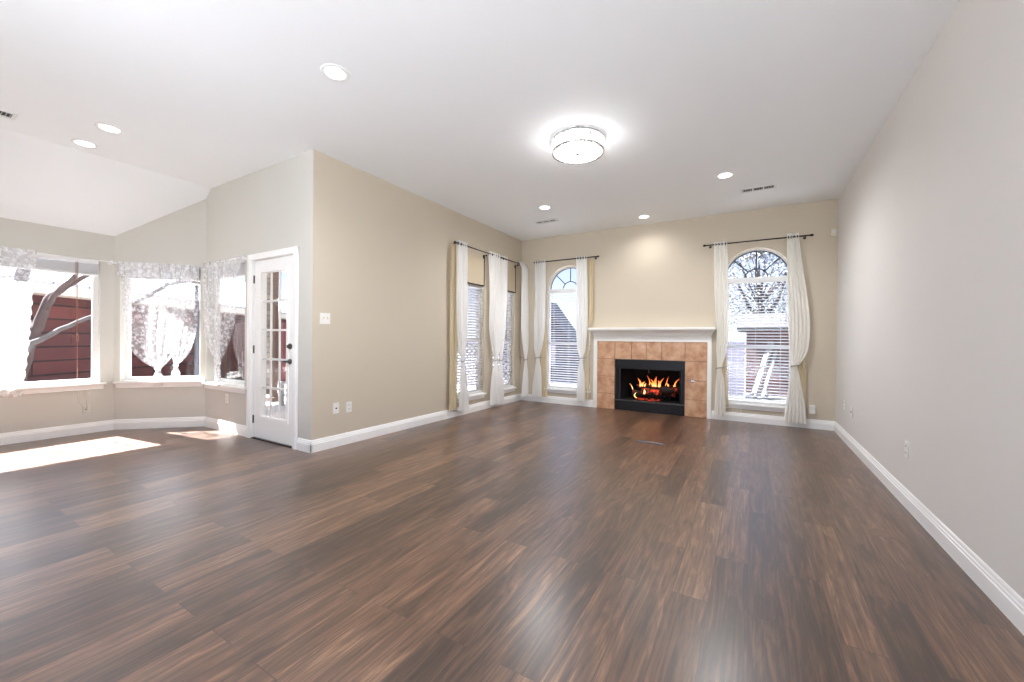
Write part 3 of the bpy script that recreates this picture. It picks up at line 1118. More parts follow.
def curtain(w, prof, tie, label, group, lining=None, mat='curtain', waves=4.5, so=0.10, seed=1, tie_w=0.09, belly=0.0):
    uc = (prof[0][1] + prof[0][2]) / 2
    loc, r = on_wall(w, uc, 0, 0)
    t = empty('curtain', loc, r, label, 'curtain', group)
    drape(prof, -so, waves, 0.022, tie[1], seed, u_off=uc, belly=belly).build('sheer_panel', M[mat], t)
    if lining:
        o = drape(lining, -so + 0.055, 2.5, 0.010, None, seed + 40, 24, 30, u_off=uc).build('lining', M['lining'], t)
        o['label'] = 'beige lining'
    b = MB()
    a = tie_w / 2
    so += belly
    b.tube([(tie[0] - uc + a * math.cos(q), -so + 0.04 * math.sin(q), tie[1] + 0.012 * math.cos(q + 0.5)) for q in [2 * PI * k / 20 for k in range(21)]], 0.008, 8)
    b.tube([(tie[0] - uc + a * 0.9, -so, tie[1]), (tie[0] - uc + a + 0.03, -so + 0.04, tie[1] + 0.02), (tie[0] - uc + a + 0.045, 0.0, tie[1] + 0.03)], 0.006, 6)
    b.build('tieback', M['tie'], t)
    for k in range(4):
        b = MB()
        x = prof[0][1] - uc + (prof[0][2] - prof[0][1]) * (k + 0.5) / 4
        b.lathe([(0.014, -0.004), (0.022, -0.004), (0.022, 0.004), (0.014, 0.004)], (x, -so + belly, 2.56 if w == 'left' else 2.585), 16, 'X', closed=True)
        b.build('grommet', M['nickel'], t)
gC = 'white tied back curtains around the corner windows'
T = 2.605
curtain('left', [(T, 4.63, 4.90), (1.9, 4.64, 4.91), (1.3, 4.66, 4.91), (1.0, 4.70, 4.88), (0.83, 4.765, 4.845), (0.62, 4.74, 4.90), (0.3, 4.73, 4.95), (0.085, 4.72, 4.96)],
        (4.805, 0.83), 'white curtain with wide beige lining beside the long bare wall', gC, lining=[(2.55, 4.55, 4.76), (0.12, 4.56, 4.74)], seed=2)
curtain('left', [(T, 5.50, 5.77), (1.9, 5.52, 5.80), (1.3, 5.53, 5.83), (1.0, 5.60, 5.81), (0.81, 5.675, 5.755), (0.6, 5.62, 5.80), (0.3, 5.57, 5.83), (0.062, 5.55, 5.84)],
        (5.715, 0.81), 'white curtain between the two side windows, on the rod by the bare wall', gC, seed=3)
curtain('left', [(T, 5.85, 6.09), (1.9, 5.85, 6.07), (1.3, 5.86, 6.03), (1.0, 5.87, 5.98), (0.80, 5.88, 5.94), (0.6, 5.87, 5.97), (0.3, 5.86, 6.00), (0.07, 5.86, 6.01)],
        (5.91, 0.80), 'white curtain between the two side windows, on the rod by the corner', gC, waves=3, seed=4, so=0.08, tie_w=0.07)
curtain('left', [(T, 6.42, 6.64), (1.9, 6.41, 6.66), (1.3, 6.42, 6.67), (1.0, 6.48, 6.67), (0.79, 6.55, 6.62), (0.6, 6.51, 6.66), (0.3, 6.46, 6.67), (0.11, 6.45, 6.67)],
        (6.585, 0.79), 'white curtain hanging on the side wall right at the corner', gC, seed=5, belly=0.09)
curtain('back', [(T + 0.01, -3.44, -3.24), (1.9, -3.45, -3.24), (1.3, -3.45, -3.25), (1.0, -3.45, -3.30), (0.82, -3.41, -3.345), (0.6, -3.43, -3.31), (0.3, -3.47, -3.30), (0.11, -3.48, -3.29)],
        (-3.378, 0.82), 'white curtain at corner side of the arched window with blue sky', gC, lining=[(1.4, -3.33, -3.25), (0.11, -3.34, -3.20)], seed=6)
curtain('back', [(T + 0.01, -2.64, -2.44), (1.9, -2.64, -2.42), (1.4, -2.64, -2.42), (1.0, -2.61, -2.45), (0.84, -2.565, -2.50), (0.6, -2.60, -2.47), (0.3, -2.61, -2.45), (0.10, -2.61, -2.44)],
        (-2.533, 0.84), 'white curtain between the arched window and the mantel, beige lining showing', gC, lining=[(2.55, -2.50, -2.345), (1.5, -2.50, -2.345), (1.40, -2.50, -2.395), (0.13, -2.50, -2.40)], seed=7)
gC2 = 'cream tied back curtains around the arched window by the pale wall'
curtain('back', [(T + 0.02, -0.49, -0.315), (1.9, -0.475, -0.285), (1.3, -0.438, -0.28), (1.0, -0.438, -0.305), (0.77, -0.425, -0.365), (0.6, -0.438, -0.33), (0.3, -0.45, -0.31), (0.085, -0.455, -0.305)],
        (-0.395, 0.77), 'narrow cream curtain hanging just beside the mantel end', gC2, lining=[(2.5, -0.43, -0.38), (0.20, -0.43, -0.27)], mat='curtain_cream', seed=8)
curtain('back', [(T + 0.03, 0.405, 0.535), (2.2, 0.41, 0.585), (1.7, 0.425, 0.645), (1.33, 0.435, 0.672), (1.05, 0.45, 0.655), (0.92, 0.462, 0.60), (0.84, 0.482, 0.54), (0.76, 0.475, 0.555), (0.5, 0.44, 0.60), (0.3, 0.415, 0.63), (0.07, 0.395, 0.65)],
        (0.511, 0.84), 'full cream curtain bulging above its tie next to the pale side wall', gC2, lining=[(1.3, 0.56, 0.645), (0.10, 0.50, 0.645)], mat='curtain_cream', waves=5.5, seed=9)

def lace(w, panels, label, valance=None, y=-0.045):
    uc = (panels[0]['p'][0][1] + panels[0]['p'][0][2]) / 2
    loc, r = on_wall(w, uc, 0, 0)
    t = empty('lace_curtain', loc, r, label, 'lace curtain', 'white lace curtains in the breakfast nook')
    for k, q in enumerate(panels):
        yy = y - 0.012 * k
        drape(q['p'], yy, q.get('waves', 6), 0.014, q['knot'][1] if 'knot' in q else None, 60 + k, 80, 60, scallop=q.get('sc', 0), u_off=uc).build('lace_panel', M['lace'], t)
        if 'knot' in q:
            kx, kz, ks = q['knot']
            b = MB()
            b.sphere((kx - uc, yy, kz), ks, 2, (1.25, 0.9, 0.75))
            b.tube([(kx - uc - ks, yy - 0.01, kz + 0.01), (kx - uc, yy - ks, kz - 0.004), (kx - uc + ks, yy - 0.01, kz + 0.012)], ks * 0.4, 8)
            b.build('knot', M['lace_dense'], t)
    if valance:
        drape(valance, y - 0.02, 11, 0.008, None, 99, 100, 8, u_off=uc).build('valance', M['lace_dense'], t)
lace('nook', [dict(p=[(2.07, 0.20, 1.12), (1.6, 0.2, 1.10), (1.0, 0.2, 1.07), (0.50, 0.22, 1.03)], waves=5, sc=0.015)],
     'long straight lace curtain hanging over the sunlit nook window', valance=[(2.075, 0.2, 1.13), (1.89, 0.2, 1.13)])
lace('bay', [dict(p=[(2.06, 0.08, 0.80), (1.6, 0.10, 0.79), (1.3, 0.13, 0.75), (1.08, 0.165, 0.70), (0.93, 0.235, 0.64), (0.84, 0.32, 0.585), (0.78, 0.41, 0.535), (0.745, 0.455, 0.505), (0.64, 0.425, 0.535), (0.535, 0.44, 0.53)], knot=(0.48, 0.745, 0.026)),
             dict(p=[(2.06, 0.52, 0.91), (1.6, 0.54, 0.915), (1.25, 0.57, 0.90), (1.05, 0.59, 0.86), (0.92, 0.62, 0.80), (0.83, 0.65, 0.73), (0.79, 0.66, 0.695), (0.69, 0.625, 0.725), (0.63, 0.635, 0.715)], waves=4, knot=(0.678, 0.79, 0.022))],
     'lace curtain tied in two knots over the angled bay window', valance=[(2.065, 0.06, 0.90), (1.89, 0.06, 0.90)])
lace('patio', [dict(p=[(2.095, -6.04, -5.085), (1.85, -6.04, -5.19), (1.3, -6.0, -5.26), (1.05, -5.90, -5.40), (0.92, -5.76, -5.50), (0.83, -5.655, -5.59), (0.72, -5.71, -5.565), (0.56, -5.73, -5.56)], knot=(-5.62, 0.835, 0.03), waves=7)],
     'lace curtain gathered in one knot beside the glass door')

# ------------------------------------------------------------------ ceiling fixtures
def recessed(x, y, label, power=48, cone=168):
    t = empty('recessed_light', (x, y, ZC), 0, label, 'ceiling light', 'round recessed ceiling lights')
    b = MB()
    b.lathe([(0.068, 0.0), (0.068, -0.004), (0.078, -0.008), (0.094, -0.006), (0.098, 0.0)], seg=40, closed=True)
    b.build('trim_ring', M['vinyl'], t)
    b = MB()
    b.lathe([(0.068, 0.0), (0.066, -0.005), (0.03, -0.0065), (0.004, -0.007)], seg=40)
    b.build('lens', M['lens'], t)
    ld = bpy.data.lights.new('downlight', 'SPOT')
    lo = bpy.data.objects.new('downlight', ld)
    C.objects.link(lo)
    lo.parent = t
    lo.location = (0, 0, -0.05)
    ld.energy = power
    ld.shadow_soft_size = 0.08
    ld.spot_size = math.radians(cone)
    ld.spot_blend = 1.0
    ld.color = (0.97, 0.98, 1.0)
recessed(-2.567, 1.822, 'recessed downlight standing alone just before the outer wall corner')
recessed(-5.047, 1.284, 'recessed downlight over the nook, the one further from the ceiling crease', 6)
recessed(-5.659, 1.264, 'recessed downlight over the nook, right beside the ceiling crease', 6)
recessed(-2.552, 5.189, 'recessed downlight just in front of the small vent near curtained corner')
recessed(-1.423, 6.305, 'recessed downlight close to the wall above the mantel', 10)
recessed(-0.274, 5.172, 'recessed downlight beside the large slotted vent toward the pale wall')

def crystal_light():
    cx, cy = -1.42, 3.575
    t = empty('crystal_ceiling_light', (cx, cy, ZC), 0, 'round lit crystal drum light fixed flush to the ceiling', 'ceiling light')
    R = 0.24
    b = MB()
    b.lathe([(0.225, 0.0), (0.225, -0.012), (0.10, -0.014), (0.02, -0.014)], seg=56)
    b.build('canopy', M['nickel'], t)
    b = MB()
    for z in (-0.018, -0.122):
        b.lathe([(R - 0.012, z + 0.007), (R + 0.003, z + 0.007), (R + 0.005, z), (R + 0.003, z - 0.007), (R - 0.012, z - 0.007)], seg=64, closed=True)
    for k in range(20):  # upright bars added between the rims to cast streaks on the ceiling
        a = 2 * PI * (k + 0.5) / 20
        b.tube([((R - 0.006) * math.cos(a), (R - 0.006) * math.sin(a), -0.018), ((R - 0.006) * math.cos(a), (R - 0.006) * math.sin(a), -0.122)], 0.0055, 6)
    b.build('chrome_rims_streak_bars', M['chrome'], t)
    b = MB()
    n = 40
    for k in range(n):
        a = 2 * PI * k / n
        mt = Matrix.Rotation(a, 4, 'Z') @ Matrix.Translation((R - 0.006, 0, 0))
        t2 = bmesh.new()
        w, d = 0.0165, 0.008
        pts = [(0, -w), (d, -w * 0.4), (d, w * 0.4), (0, w), (-d, w * 0.4), (-d, -w * 0.4)]
        A = [t2.verts.new((p[0], p[1], -0.026)) for p in pts]
        B = [t2.verts.new((p[0], p[1], -0.114)) for p in pts]
        t2.faces.new(A)
        t2.faces.new(B[::-1])
        for i in range(6):
            t2.faces.new((A[i], A[(i + 1) % 6], B[(i + 1) % 6], B[i]))
        b.merge(t2, mt)
    b.build('crystal_band', M['crystal_on'], t)
    b = MB()
    b.lathe([(R - 0.014, -0.121), (R - 0.03, -0.126), (0.16, -0.130), (0.08, -0.133), (0.003, -0.134)], seg=56)
    b.build('lower_diffuser', M['crystal_on'], t)
    b = MB()
    b.lathe([(0.003, -0.131), (0.022, -0.133), (0.024, -0.140), (0.012, -0.146), (0.003, -0.148)], seg=24)
    b.build('center_finial', M['chrome'], t)
    for k in range(6):
        a = 2 * PI * (k + 0.5) / 6
        ld = bpy.data.lights.new('bulb', 'POINT')
        lo = bpy.data.objects.new('bulb', ld)
        C.objects.link(lo)
        lo.parent = t
        lo.location = (0.13 * math.cos(a), 0.13 * math.sin(a), -0.085)
        ld.energy = 3.6
        ld.shadow_soft_size = 0.05
        ld.color = (0.98, 0.98, 1.0)
crystal_light()

def ceiling_vent(x, y, lx, ly, label, along='X', nsec=3):
    t = empty('ceiling_vent', (x, y, ZC), 0 if along == 'X' else PI / 2, label, 'vent', 'white ceiling vents')
    b = MB()
    b.box(-lx / 2, lx / 2, -ly / 2, ly / 2, -0.003, 0.0)
    b.build('backing', M['ventgap'], t)
    b = MB()
    e_ = 0.022
    b.box(-lx / 2 - e_, lx / 2 + e_, -ly / 2 - e_, -ly / 2 + 0.004, -0.01, 0.0, 0.003)
    b.box(-lx / 2 - e_, lx / 2 + e_, ly / 2 - 0.004, ly / 2 + e_, -0.01, 0.0, 0.003)
    b.box(-lx / 2 - e_, -lx / 2 + 0.004, -ly / 2, ly / 2, -0.01, 0.0, 0.003)
    b.box(lx / 2 - 0.004, lx / 2 + e_, -ly / 2, ly / 2, -0.01, 0.0, 0.003)
    for k in range(1, nsec):
        xx = -lx / 2 + lx * k / nsec
        b.box(xx - 0.008, xx + 0.008, -ly / 2, ly / 2, -0.009, 0.0)
    b.build('frame', M['vent'], t)
    b = MB()
    n = int(lx / 0.024)
    for k in range(n):
        xx = -lx / 2 + (k + 0.5) * lx / n
        b.box(-0.0012, 0.0012, -ly / 2, ly / 2, -0.004, 0.004, 0, Matrix.Translation((xx, 0, -0.005)) @ Matrix.Rotation(math.radians(14), 4, 'Y'))
    b.build('louvers', M['vent'], t)
ceiling_vent(0.056, 5.81, 0.34, 0.11, 'slotted ceiling vent beside a downlight, near the pale side wall')
ceiling_vent(-2.83, 5.80, 0.33, 0.10, 'small slotted ceiling vent over the curtained corner')
ceiling_vent(-5.50, 0.62, 0.34, 0.12, 'ceiling vent over the nook cut off by the photo edge', 'Y')

# ------------------------------------------------------------------ wall fittings
def outlet(w, u, z, label, kind='outlet', pw=0.07, ph=0.115):
    loc, r = on_wall(w, u, z, 0)
    t = empty('light_switch' if kind == 'switch' else 'wall_outlet', loc, r, label, 'light switch' if kind == 'switch' else 'outlet', None if kind == 'switch' else 'white wall outlets')
    b = MB()
    b.box(-pw / 2, pw / 2, -0.007, 0, -ph / 2, ph / 2, 0.003)
    b.build('plate', M['nook'] if w == 'nook' else M['plate'], t)
    if kind == 'switch':
        for sx in (-0.023, 0.023):
            b = MB()
            b.box(sx - 0.006, sx + 0.006, -0.018, -0.006, -0.004, 0.014, 0.002)
            b.build('toggle', M['ivory'], t)
    elif kind == 'jack':
        b = MB()
        b.lathe([(0.008, -0.006), (0.008, -0.014), (0.004, -0.016)], (0, 0, 0), 14, 'Y')
        b.build('jack', M['tie'] if w in ('nook', 'right') else M['slot'], t)
    else:
        for sz in (-0.024, 0.024):
            b = MB()
            b.box(-0.016, 0.016, -0.009, -0.005, sz - 0.015, sz + 0.015, 0.003)
            s = b.build('socket', M['plate'], t)
            b = MB()
            b.box(-0.008, -0.005, -0.0098, -0.008, sz - 0.004, sz + 0.008)
            b.box(0.005, 0.008, -0.0098, -0.008, sz - 0.004, sz + 0.008)
            b.build('slots', M['slot'], s)
outlet('left', 2.60, 1.358, 'white double light switch on the beige wall near the outer corner', 'switch', 0.116, 0.116)
outlet('left', 2.735, 0.41, 'white jack plate below the light switch, closer to the outer corner', 'jack')
outlet('left', 2.895, 0.402, 'white outlet below the light switch, farther from the outer corner')
outlet('patio', -5.50, 0.405, 'white outlet under the lace window beside the glass door')
# outlets on the pale wall (u = -Y)
outlet('right', -3.90, 0.405, 'white outlet alone midway along the pale side wall')
outlet('right', -5.72, 0.400, 'white outlet on the pale wall, lower of the pair near the back', 'jack')
outlet('right', -6.15, 0.42, 'white outlet on the pale wall almost in the back corner')
outlet('nook', 1.53, 0.285, 'small white outlet below the nook window where a cord hangs', 'jack', 0.06, 0.09)
b = MB()
for du in (-0.04, 0.03):
    b.tube([(1.50 + du, -0.012, 0.53), (1.50 + du + 0.004, -0.01, 0.40), (1.525 + du * 0.3, -0.012, 0.30)], 0.0022, 6)
o = b.build('blind_cord', M['plate'])
o.location, r_ = FR['nook']
o.rotation_euler = (0, 0, r_)
tag(o, 'thin white cord hanging below the nook window sill', 'cord')

loc, r = on_wall('back', 0.715, 0.256, 0)
t = empty('night_light', loc, r, 'white plug-in night light low beside the full cream curtain', 'night light')
b = MB()
b.box(-0.035, 0.035, -0.007, 0, -0.0575, 0.0575, 0.003)
b.build('plate', M['plate'], t)
b = MB()
b.box(-0.030, 0.032, -0.05, -0.005, -0.05, 0.055, 0.008)
b.build('body', M['plate'], t)
b = MB()
b.box(-0.022, 0.024, -0.053, -0.049, 0.0, 0.045, 0.002)
b.build('lens', M['vent'], t)

loc, r = on_wall('back', 0.918, 2.604, 0)
t = empty('motion_sensor', loc, r, 'small white motion sensor high in the back corner', 'motion sensor')
b = MB()
b.box(-0.03, 0.03, -0.045, 0, -0.05, 0.05, 0.008)
b.build('body', M['ivory'], t)
b = MB()
b.box(-0.018, 0.018, -0.05, -0.043, -0.012, 0.03, 0.004)
b.build('lens', M['vent'], t)

loc, r = on_wall('back', -0.165, 0.158, 0)
t = empty('wall_plate', loc, r, 'small ivory plate under the sill of the arched window near pale wall', 'wall plate')
b = MB()
b.box(-0.06, 0.06, -0.008, 0, -0.028, 0.028, 0.003)
b.build('plate', M['ivory'], t)
b = MB()
for sx in (-0.03, 0.03):
    b.lathe([(0.005, -0.006), (0.005, -0.010), (0.002, -0.011)], (sx, 0, 0), 10, 'Y')
b.build('screw_heads', M['nickel'], t)

t = empty('floor_vent', (-0.975, 4.73, 0), 0, 'narrow metal floor vent set in the planks before the fireplace', 'vent')
b = MB()
b.box(-0.15, 0.15, -0.02, 0.02, 0.0, 0.004, 0.0015)
b.build('frame', M['gunmetal'], t)
b = MB()
b.box(-0.148, 0.148, 0.012, 0.020, 0.003, 0.008, 0.002)
b.build('raised_edge', M['chrome'], t)

# ------------------------------------------------------------------ outside
tag(MB().box(-45, 25, -30, 45, -0.30, -0.15).build('ground', M['lawn']), kind='structure')
tag(MB().box(-12, 0.9, 2.62, 9.5, -0.15, -0.12).build('patio_ground', M['patio']), kind='structure')
tag(MB().box(-3.1, 6, -14, Y0 + 0.02, -0.15, -0.10).build('bounce_ground', M['ground']), kind='structure')  # unseen pale slab added behind the open back to bounce sunlight inside

# neighbour's house seen from the nook: long siding wall running away from the camera
hd = Vector((-0.574, 0.819, 0)).normalized()
hang = math.atan2(hd.y, hd.x)
t = empty('neighbor_house', (-11.5, 1.89, -0.15), hang, 'low red brown house with pale shingle roof outside the nook windows', 'house')
b = MB()
b.box(-4.5, 12, 0.0, 0.25, 0, 2.12)
b.build('siding_wall', M['siding'], t)
b = MB()
b.box(-4.8, 12.3, -0.5, -0.46, 2.06, 2.26)
b.box(-4.8, 12.3, -0.46, 0.1, 2.06, 2.09)
b.build('fascia', M['fascia'], t)
b = MB()
b.box(-4.9, 12.4, 0.0, 4.4, 0.0, 0.06, 0, Matrix.Translation((0, -0.52, 2.24)) @ Matrix.Rotation(math.radians(24), 4, 'X'))
b.build('roof', M['shingle'], t)
b = MB()
for x in (2.1, 5.8):
    b.box(x - 0.05, x + 0.05, -0.03, 0.0, 0, 2.08)
b.build('corner_board', M['siding'], t)

def tree(name, loc, branches, label, crown=None, mat='bark', cat='tree', group=None):
    t = empty(name, loc, 0, label, cat, group)
    for k, (pts, rad) in enumerate(branches):
        b = MB()
        n = 4
        P = []
        Rr = []
        for i in range(len(pts) - 1):
            for s in range(n):
                P.append(Vector(pts[i]).lerp(Vector(pts[i + 1]), s / n) - Vector(loc))
                Rr.append(rad[i] + (rad[i + 1] - rad[i]) * s / n)
        P.append(Vector(pts[-1]) - Vector(loc))
        Rr.append(rad[-1])
        rn = random.Random(k + len(pts))
        P = [p + Vector((rn.uniform(-1, 1), rn.uniform(-1, 1), 0)) * 0.012 for p in P]
        b.tube(P, Rr, 10)
        b.build('trunk' if k == 0 else 'branch', M[mat], t)
    if crown:
        c, rx, ry, rz, nl, seed = crown
        rn = random.Random(seed)
        bm_ = MB()
        for k in range(26):
            a, e2 = rn.uniform(0, 2 * PI), rn.uniform(-0.4, 1.0)
            q = Vector((rx * math.cos(a) * math.cos(e2), ry * math.sin(a) * math.cos(e2), rz * math.sin(e2))) * rn.uniform(0.6, 1)
            bm_.tube([Vector(c) - Vector(loc) + q * 0.1 - Vector((0, 0, rz * 0.4)), Vector(c) - Vector(loc) + q * 0.55 + Vector((0, 0, rn.uniform(-.1, .1))), Vector(c) - Vector(loc) + q], [0.022, 0.014, 0.005], 5)
        bm_.build('twigs', M['bark'], t)
        tb = bmesh.new()
        for k in range(nl):
            a, e2 = rn.uniform(0, 2 * PI), rn.uniform(-PI / 2, PI / 2)
            q = Vector((rx * math.cos(a) * math.cos(e2), ry * math.sin(a) * math.cos(e2), rz * math.sin(e2))) * rn.uniform(0.15, 1) ** 0.4
            p = Vector(c) - Vector(loc) + q
            d1 = Vector((rn.uniform(-1, 1), rn.uniform(-1, 1), rn.uniform(-1, 1))).normalized()
            d2 = d1.orthogonal().normalized()
            s = rn.uniform(0.03, 0.06)
            vs = [tb.verts.new(p + d1 * s * x + d2 * s * y) for x, y in ((-1, 0), (-0.2, -0.42), (1, 0), (-0.2, 0.42))]
            tb.faces.new(vs)
        bb = MB()
        bb.merge(tb)
        bb.build('foliage', M['leaf'], t)
    return t

tree('yard_tree', (-9.0, 1.30, -0.15),
     [([(-9.0, 1.30, -0.15), (-9.0, 1.34, 0.6), (-9.0, 1.46, 1.05), (-9.05, 1.555, 1.35), (-9.1, 1.65, 1.70), (-9.1, 1.80, 1.88), (-9.15, 2.02, 2.08), (-9.2, 2.5, 2.5)], [0.12, 0.10, 0.075, 0.062, 0.052, 0.042, 0.036, 0.02]),
      ([(-9.06, 1.60, 1.55), (-9.0, 1.72, 1.80), (-8.95, 1.90, 2.06), (-8.9, 2.1, 2.6)], [0.042, 0.036, 0.032, 0.02])],
     'forked grey tree leaning in front of the red brown house')
tree('yard_tree', (-8.7, 1.02, -0.15),
     [([(-8.7, 1.02, -0.15), (-8.75, 1.25, 0.70), (-8.85, 1.46, 1.04), (-8.95, 1.75, 1.25), (-9.0, 2.13, 1.48), (-9.05, 2.75, 1.80), (-9.1, 3.1, 2.1), (-9.2, 3.45, 2.22), (-9.3, 3.9, 2.15)], [0.07, 0.06, 0.042, 0.032, 0.028, 0.032, 0.036, 0.036, 0.025]),
      ([(-8.80, 1.30, 0.85), (-8.8, 1.24, 1.25), (-8.8, 1.30, 1.65), (-8.8, 1.37, 2.1), (-8.8, 1.6, 2.8)], [0.05, 0.06, 0.07, 0.07, 0.04])],
     'pale thin tree whose long low branch crosses the nook view', mat='bark_pale')

# downspout and post by the bay
t = empty('garden_post', (-9.3, 3.62, -0.15), 0, 'dark slim post standing outside the angled bay window', 'post')
b = MB()
b.tube([(0, 0, 0), (0, 0, 2.2), (-0.05, 0.02, 2.3)], 0.035, 10)
b.build('pole', M['muntin'], t)
b = MB()
b.box(-0.07, 0.07, -0.07, 0.07, 0, 0.08, 0.01)
b.build('foot', M['muntin'], t)

# patio side: masonry columns, red fence, bench
t = empty('porch_column', (-9.54, 5.0, -0.15), 0, 'grey cream masonry porch column seen through the glass door', 'column')
b = MB()
b.box(-0.15, 0.15, -0.15, 0.15, 0.0, 2.9)
b.build('shaft', M['masonry'], t)
b = MB()
b.box(-0.19, 0.19, -0.19, 0.19, 0, 0.15, 0.01)
b.build('base', M['masonry'], t)
t = empty('porch_post', (-8.2, 4.5, -0.15), 0, 'brown timber porch post seen through the glass door', 'post')
b = MB()
b.box(-0.055, 0.055, -0.055, 0.055, 0.0, 2.9, 0.008)
b.build('shaft', M['porchwood'], t)
b = MB()
b.box(-0.11, 0.11, -0.11, 0.11, 0, 0.12, 0.008)
b.build('base', M['porchwood'], t)

tag(MB().box(-9.9, XL - TH - 0.01, YC + TH + 0.01, 6.75, 2.75, 2.88, 0.01).build('porch_roof', M['fascia']), kind='structure')

t = empty('wood_fence', (-10.6, 7.0, -0.15), 0.25, 'red brown plank fence beyond the porch outside the glass door', 'fence')
b = MB()
for k in range(38):
    x = -3.9 + k * 0.15
    b.box(x, x + 0.14, -0.012, 0.012, 0.03, 1.72, 0.004)
b.build('planks', M['redfence'], t)
for x in (-3.8, -1.9, 0.0, 1.7):
    b = MB()
    b.box(x - 0.05, x + 0.05, 0.012, 0.11, 0, 1.65)
    b.build('post', M['redfence'], t)

t = empty('garden_bench', (-7.1, 4.75, -0.15), 0.55, 'white slatted bench on the patio outside the glass door', 'bench')
b = MB()
for k in range(4):
    b.box(-0.7, 0.7, -0.2 + k * 0.1, -0.12 + k * 0.1, 0.43, 0.46, 0.005)
b.build('seat', M['timber'], t)
b = MB()
for k in range(3):
    b.box(-0.7, 0.7, 0.2, 0.23, 0.56 + k * 0.12, 0.64 + k * 0.12, 0.005)
b.build('backrest', M['timber'], t)
for sx in (-0.62, 0.62):
    for sy, h in ((-0.16, 0.43), (0.19, 0.9)):
        b = MB()
        b.box(sx - 0.03, sx + 0.03, sy - 0.03, sy + 0.03, 0, h, 0.004)
        b.build('leg', M['timber'], t)

# lattice fence seen low through the two side windows
t = empty('lattice_fence', (-6.1, 9.0, -0.15), 0, 'lavender grey lattice fence seen low through the side window blinds', 'fence')
b = MB()
L = 2.2
for k in range(-14, 40):
    x0_ = -L / 1 + k * 0.16
    for sgn in (1, -1):
        xa, xb = x0_ - 0.0, x0_ + 1.1
        if sgn < 0:
            xa, xb = xb, xa
        lo_, hi_ = -1.7, 1.7
        za, zb_ = 0.1, 1.2
        if min(xa, xb) < lo_ or max(xa, xb) > hi_:
            continue
        d = Vector((xb - xa, 0, zb_ - za))
        b.tube([(xa, 0.01 * sgn, za), (xb, 0.01 * sgn, zb_)], 0.018, 4, smooth=False)
b.build('lattice', M['fence'], t)
b = MB()
b.box(-1.75, 1.75, -0.04, 0.04, 1.18, 1.26, 0.005)
b.box(-1.75, 1.75, -0.04, 0.04, 0.04, 0.12, 0.005)
b.build('rails', M['fence'], t)
for x in (-1.7, 0, 1.7):
    b = MB()
    b.box(x - 0.05, x + 0.05, -0.05, 0.05, 0, 1.3, 0.005)
    b.build('post', M['fence'], t)

# dark gabled shed behind the arched window with blue sky
t = empty('garden_shed', (-4.9, 11.2, -0.15), 0, 'dark slate shed with sloping roof outside the arched window', 'shed')
b = MB()
b.prism([(-2.2, 0.0), (0.75, 0.0), (0.75, 0.70), (-0.55, 2.40), (-2.2, 2.40)], 'Y', 0.0, 0.7)
b.build('cladding', M['dark_roof'], t)
b = MB()
b.prism([(0.90, 0.52), (0.93, 0.58), (-0.52, 2.48), (-2.3, 2.48), (-2.3, 2.41), (-0.555, 2.41)], 'Y', -0.1, 0.75)
b.build('roof', M['muntin'], t)
b = MB()
b.box(-0.65, -0.2, -0.02, 0.0, 0.5, 1.3)
b.build('shed_window', M['fence'], t)

# yard behind the arched window by the pale wall
t = empty('brick_outbuilding', (0.35, 11.6, -0.15), 0, 'red brick outbuilding with pale roof behind the blind near pale wall', 'outbuilding')
b = MB()
b.box(-0.45, 0.75, 0.0, 1.6, 0, 1.62)
b.build('brick_wall', M['brick'], t)
b = MB()
b.prism([(-0.35, 1.58), (-0.35, 1.66), (0.8, 2.05), (1.95, 1.66), (1.95, 1.58)], 'X', -0.65, 0.95)
b.build('roof', M['shed_roof'], t)

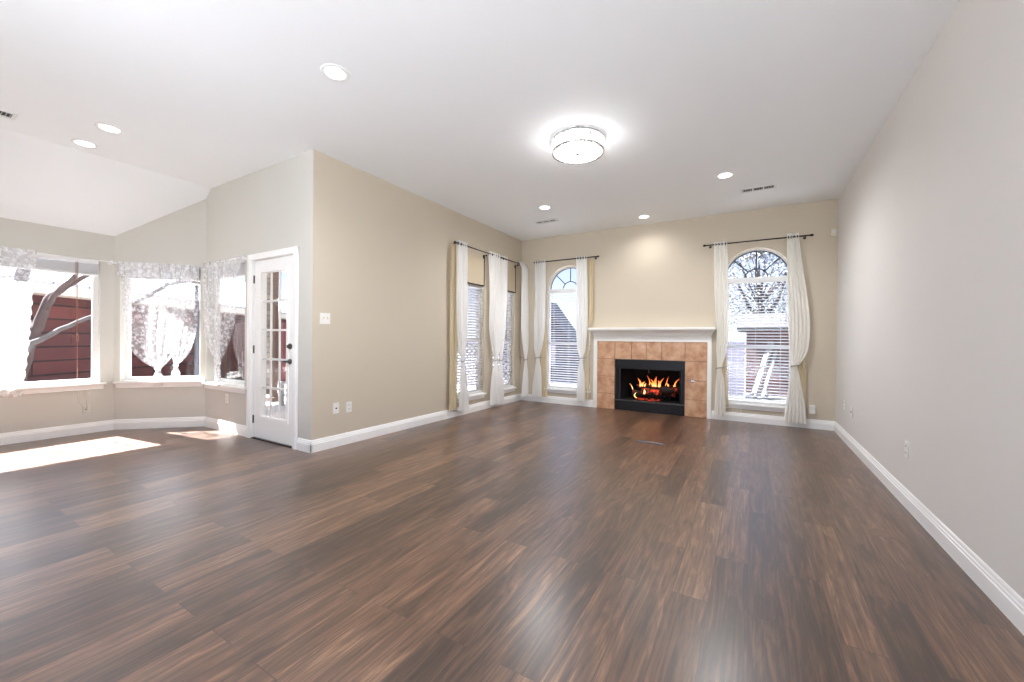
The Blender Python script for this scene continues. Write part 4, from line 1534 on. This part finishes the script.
t = empty('plank_fence', (-0.75, 11.1, -0.15), 0, 'lavender grey plank fence outside the arched window beside the mantel', 'fence')
b = MB()
for k in range(8):
    x = -0.65 + k * 0.16
    b.box(x, x + 0.152, -0.012, 0.012, 0.03, 1.3, 0.004)
b.build('planks', M['fence'], t)
for x in (-0.6, 0.55):
    b = MB()
    b.box(x - 0.045, x + 0.045, 0.012, 0.10, 0, 1.22)
    b.build('post', M['fence'], t)

def beam(p, q, r, label):
    p, q = Vector(p), Vector(q)
    b = MB()
    d = (q - p)
    b.box(-r, r, -r, r, 0, d.length, 0.008)
    o = b.build('timber_beam', M['timber'])
    o.location = p
    o.rotation_euler = d.to_track_quat('Z', 'Y').to_euler()
    tag(o, label, 'timber', 'pale timbers leaning in the yard')
beam((0.07, 10.85, -0.12), (0.42, 11.5, 1.15), 0.05, 'thick pale timber leaning on the brick outbuilding')
beam((0.24, 10.75, -0.12), (0.52, 11.5, 0.95), 0.03, 'thin pale timber leaning next to the thick one by the brick wall')
beam((-0.12, 10.8, -0.10), (0.35, 10.95, -0.05), 0.045, 'short pale timber lying on the ground by the leaning timbers')

tree('leafy_tree', (0.35, 14.6, -0.15),
     [([(0.35, 14.6, -0.15), (0.33, 14.6, 1.2), (0.25, 14.5, 2.3), (0.1, 14.5, 3.4)], [0.14, 0.12, 0.09, 0.04]),
      ([(0.3, 14.55, 1.7), (0.7, 14.3, 2.5), (0.95, 14.3, 3.4)], [0.06, 0.045, 0.02]),
      ([(0.3, 14.55, 1.6), (-0.2, 14.3, 2.5), (-0.5, 14.3, 3.3)], [0.06, 0.045, 0.02])],
     'leafy grey green tree outside the arched window near the pale wall', crown=((0.2, 14.4, 3.0), 1.7, 0.8, 1.5, 5200, 5))
tree('leafy_tree', (-5.2, 15.0, -0.15),
     [([(-5.2, 15.0, -0.15), (-5.15, 15.0, 2.0), (-5.3, 15.0, 3.6)], [0.13, 0.10, 0.04]),
      ([(-5.17, 15.0, 2.0), (-4.8, 14.9, 2.9), (-4.6, 14.9, 3.9)], [0.05, 0.04, 0.02])],
     'bare twiggy tree behind the dark slate shed', crown=((-5.0, 15.0, 4.0), 1.0, 0.8, 0.9, 0, 9))
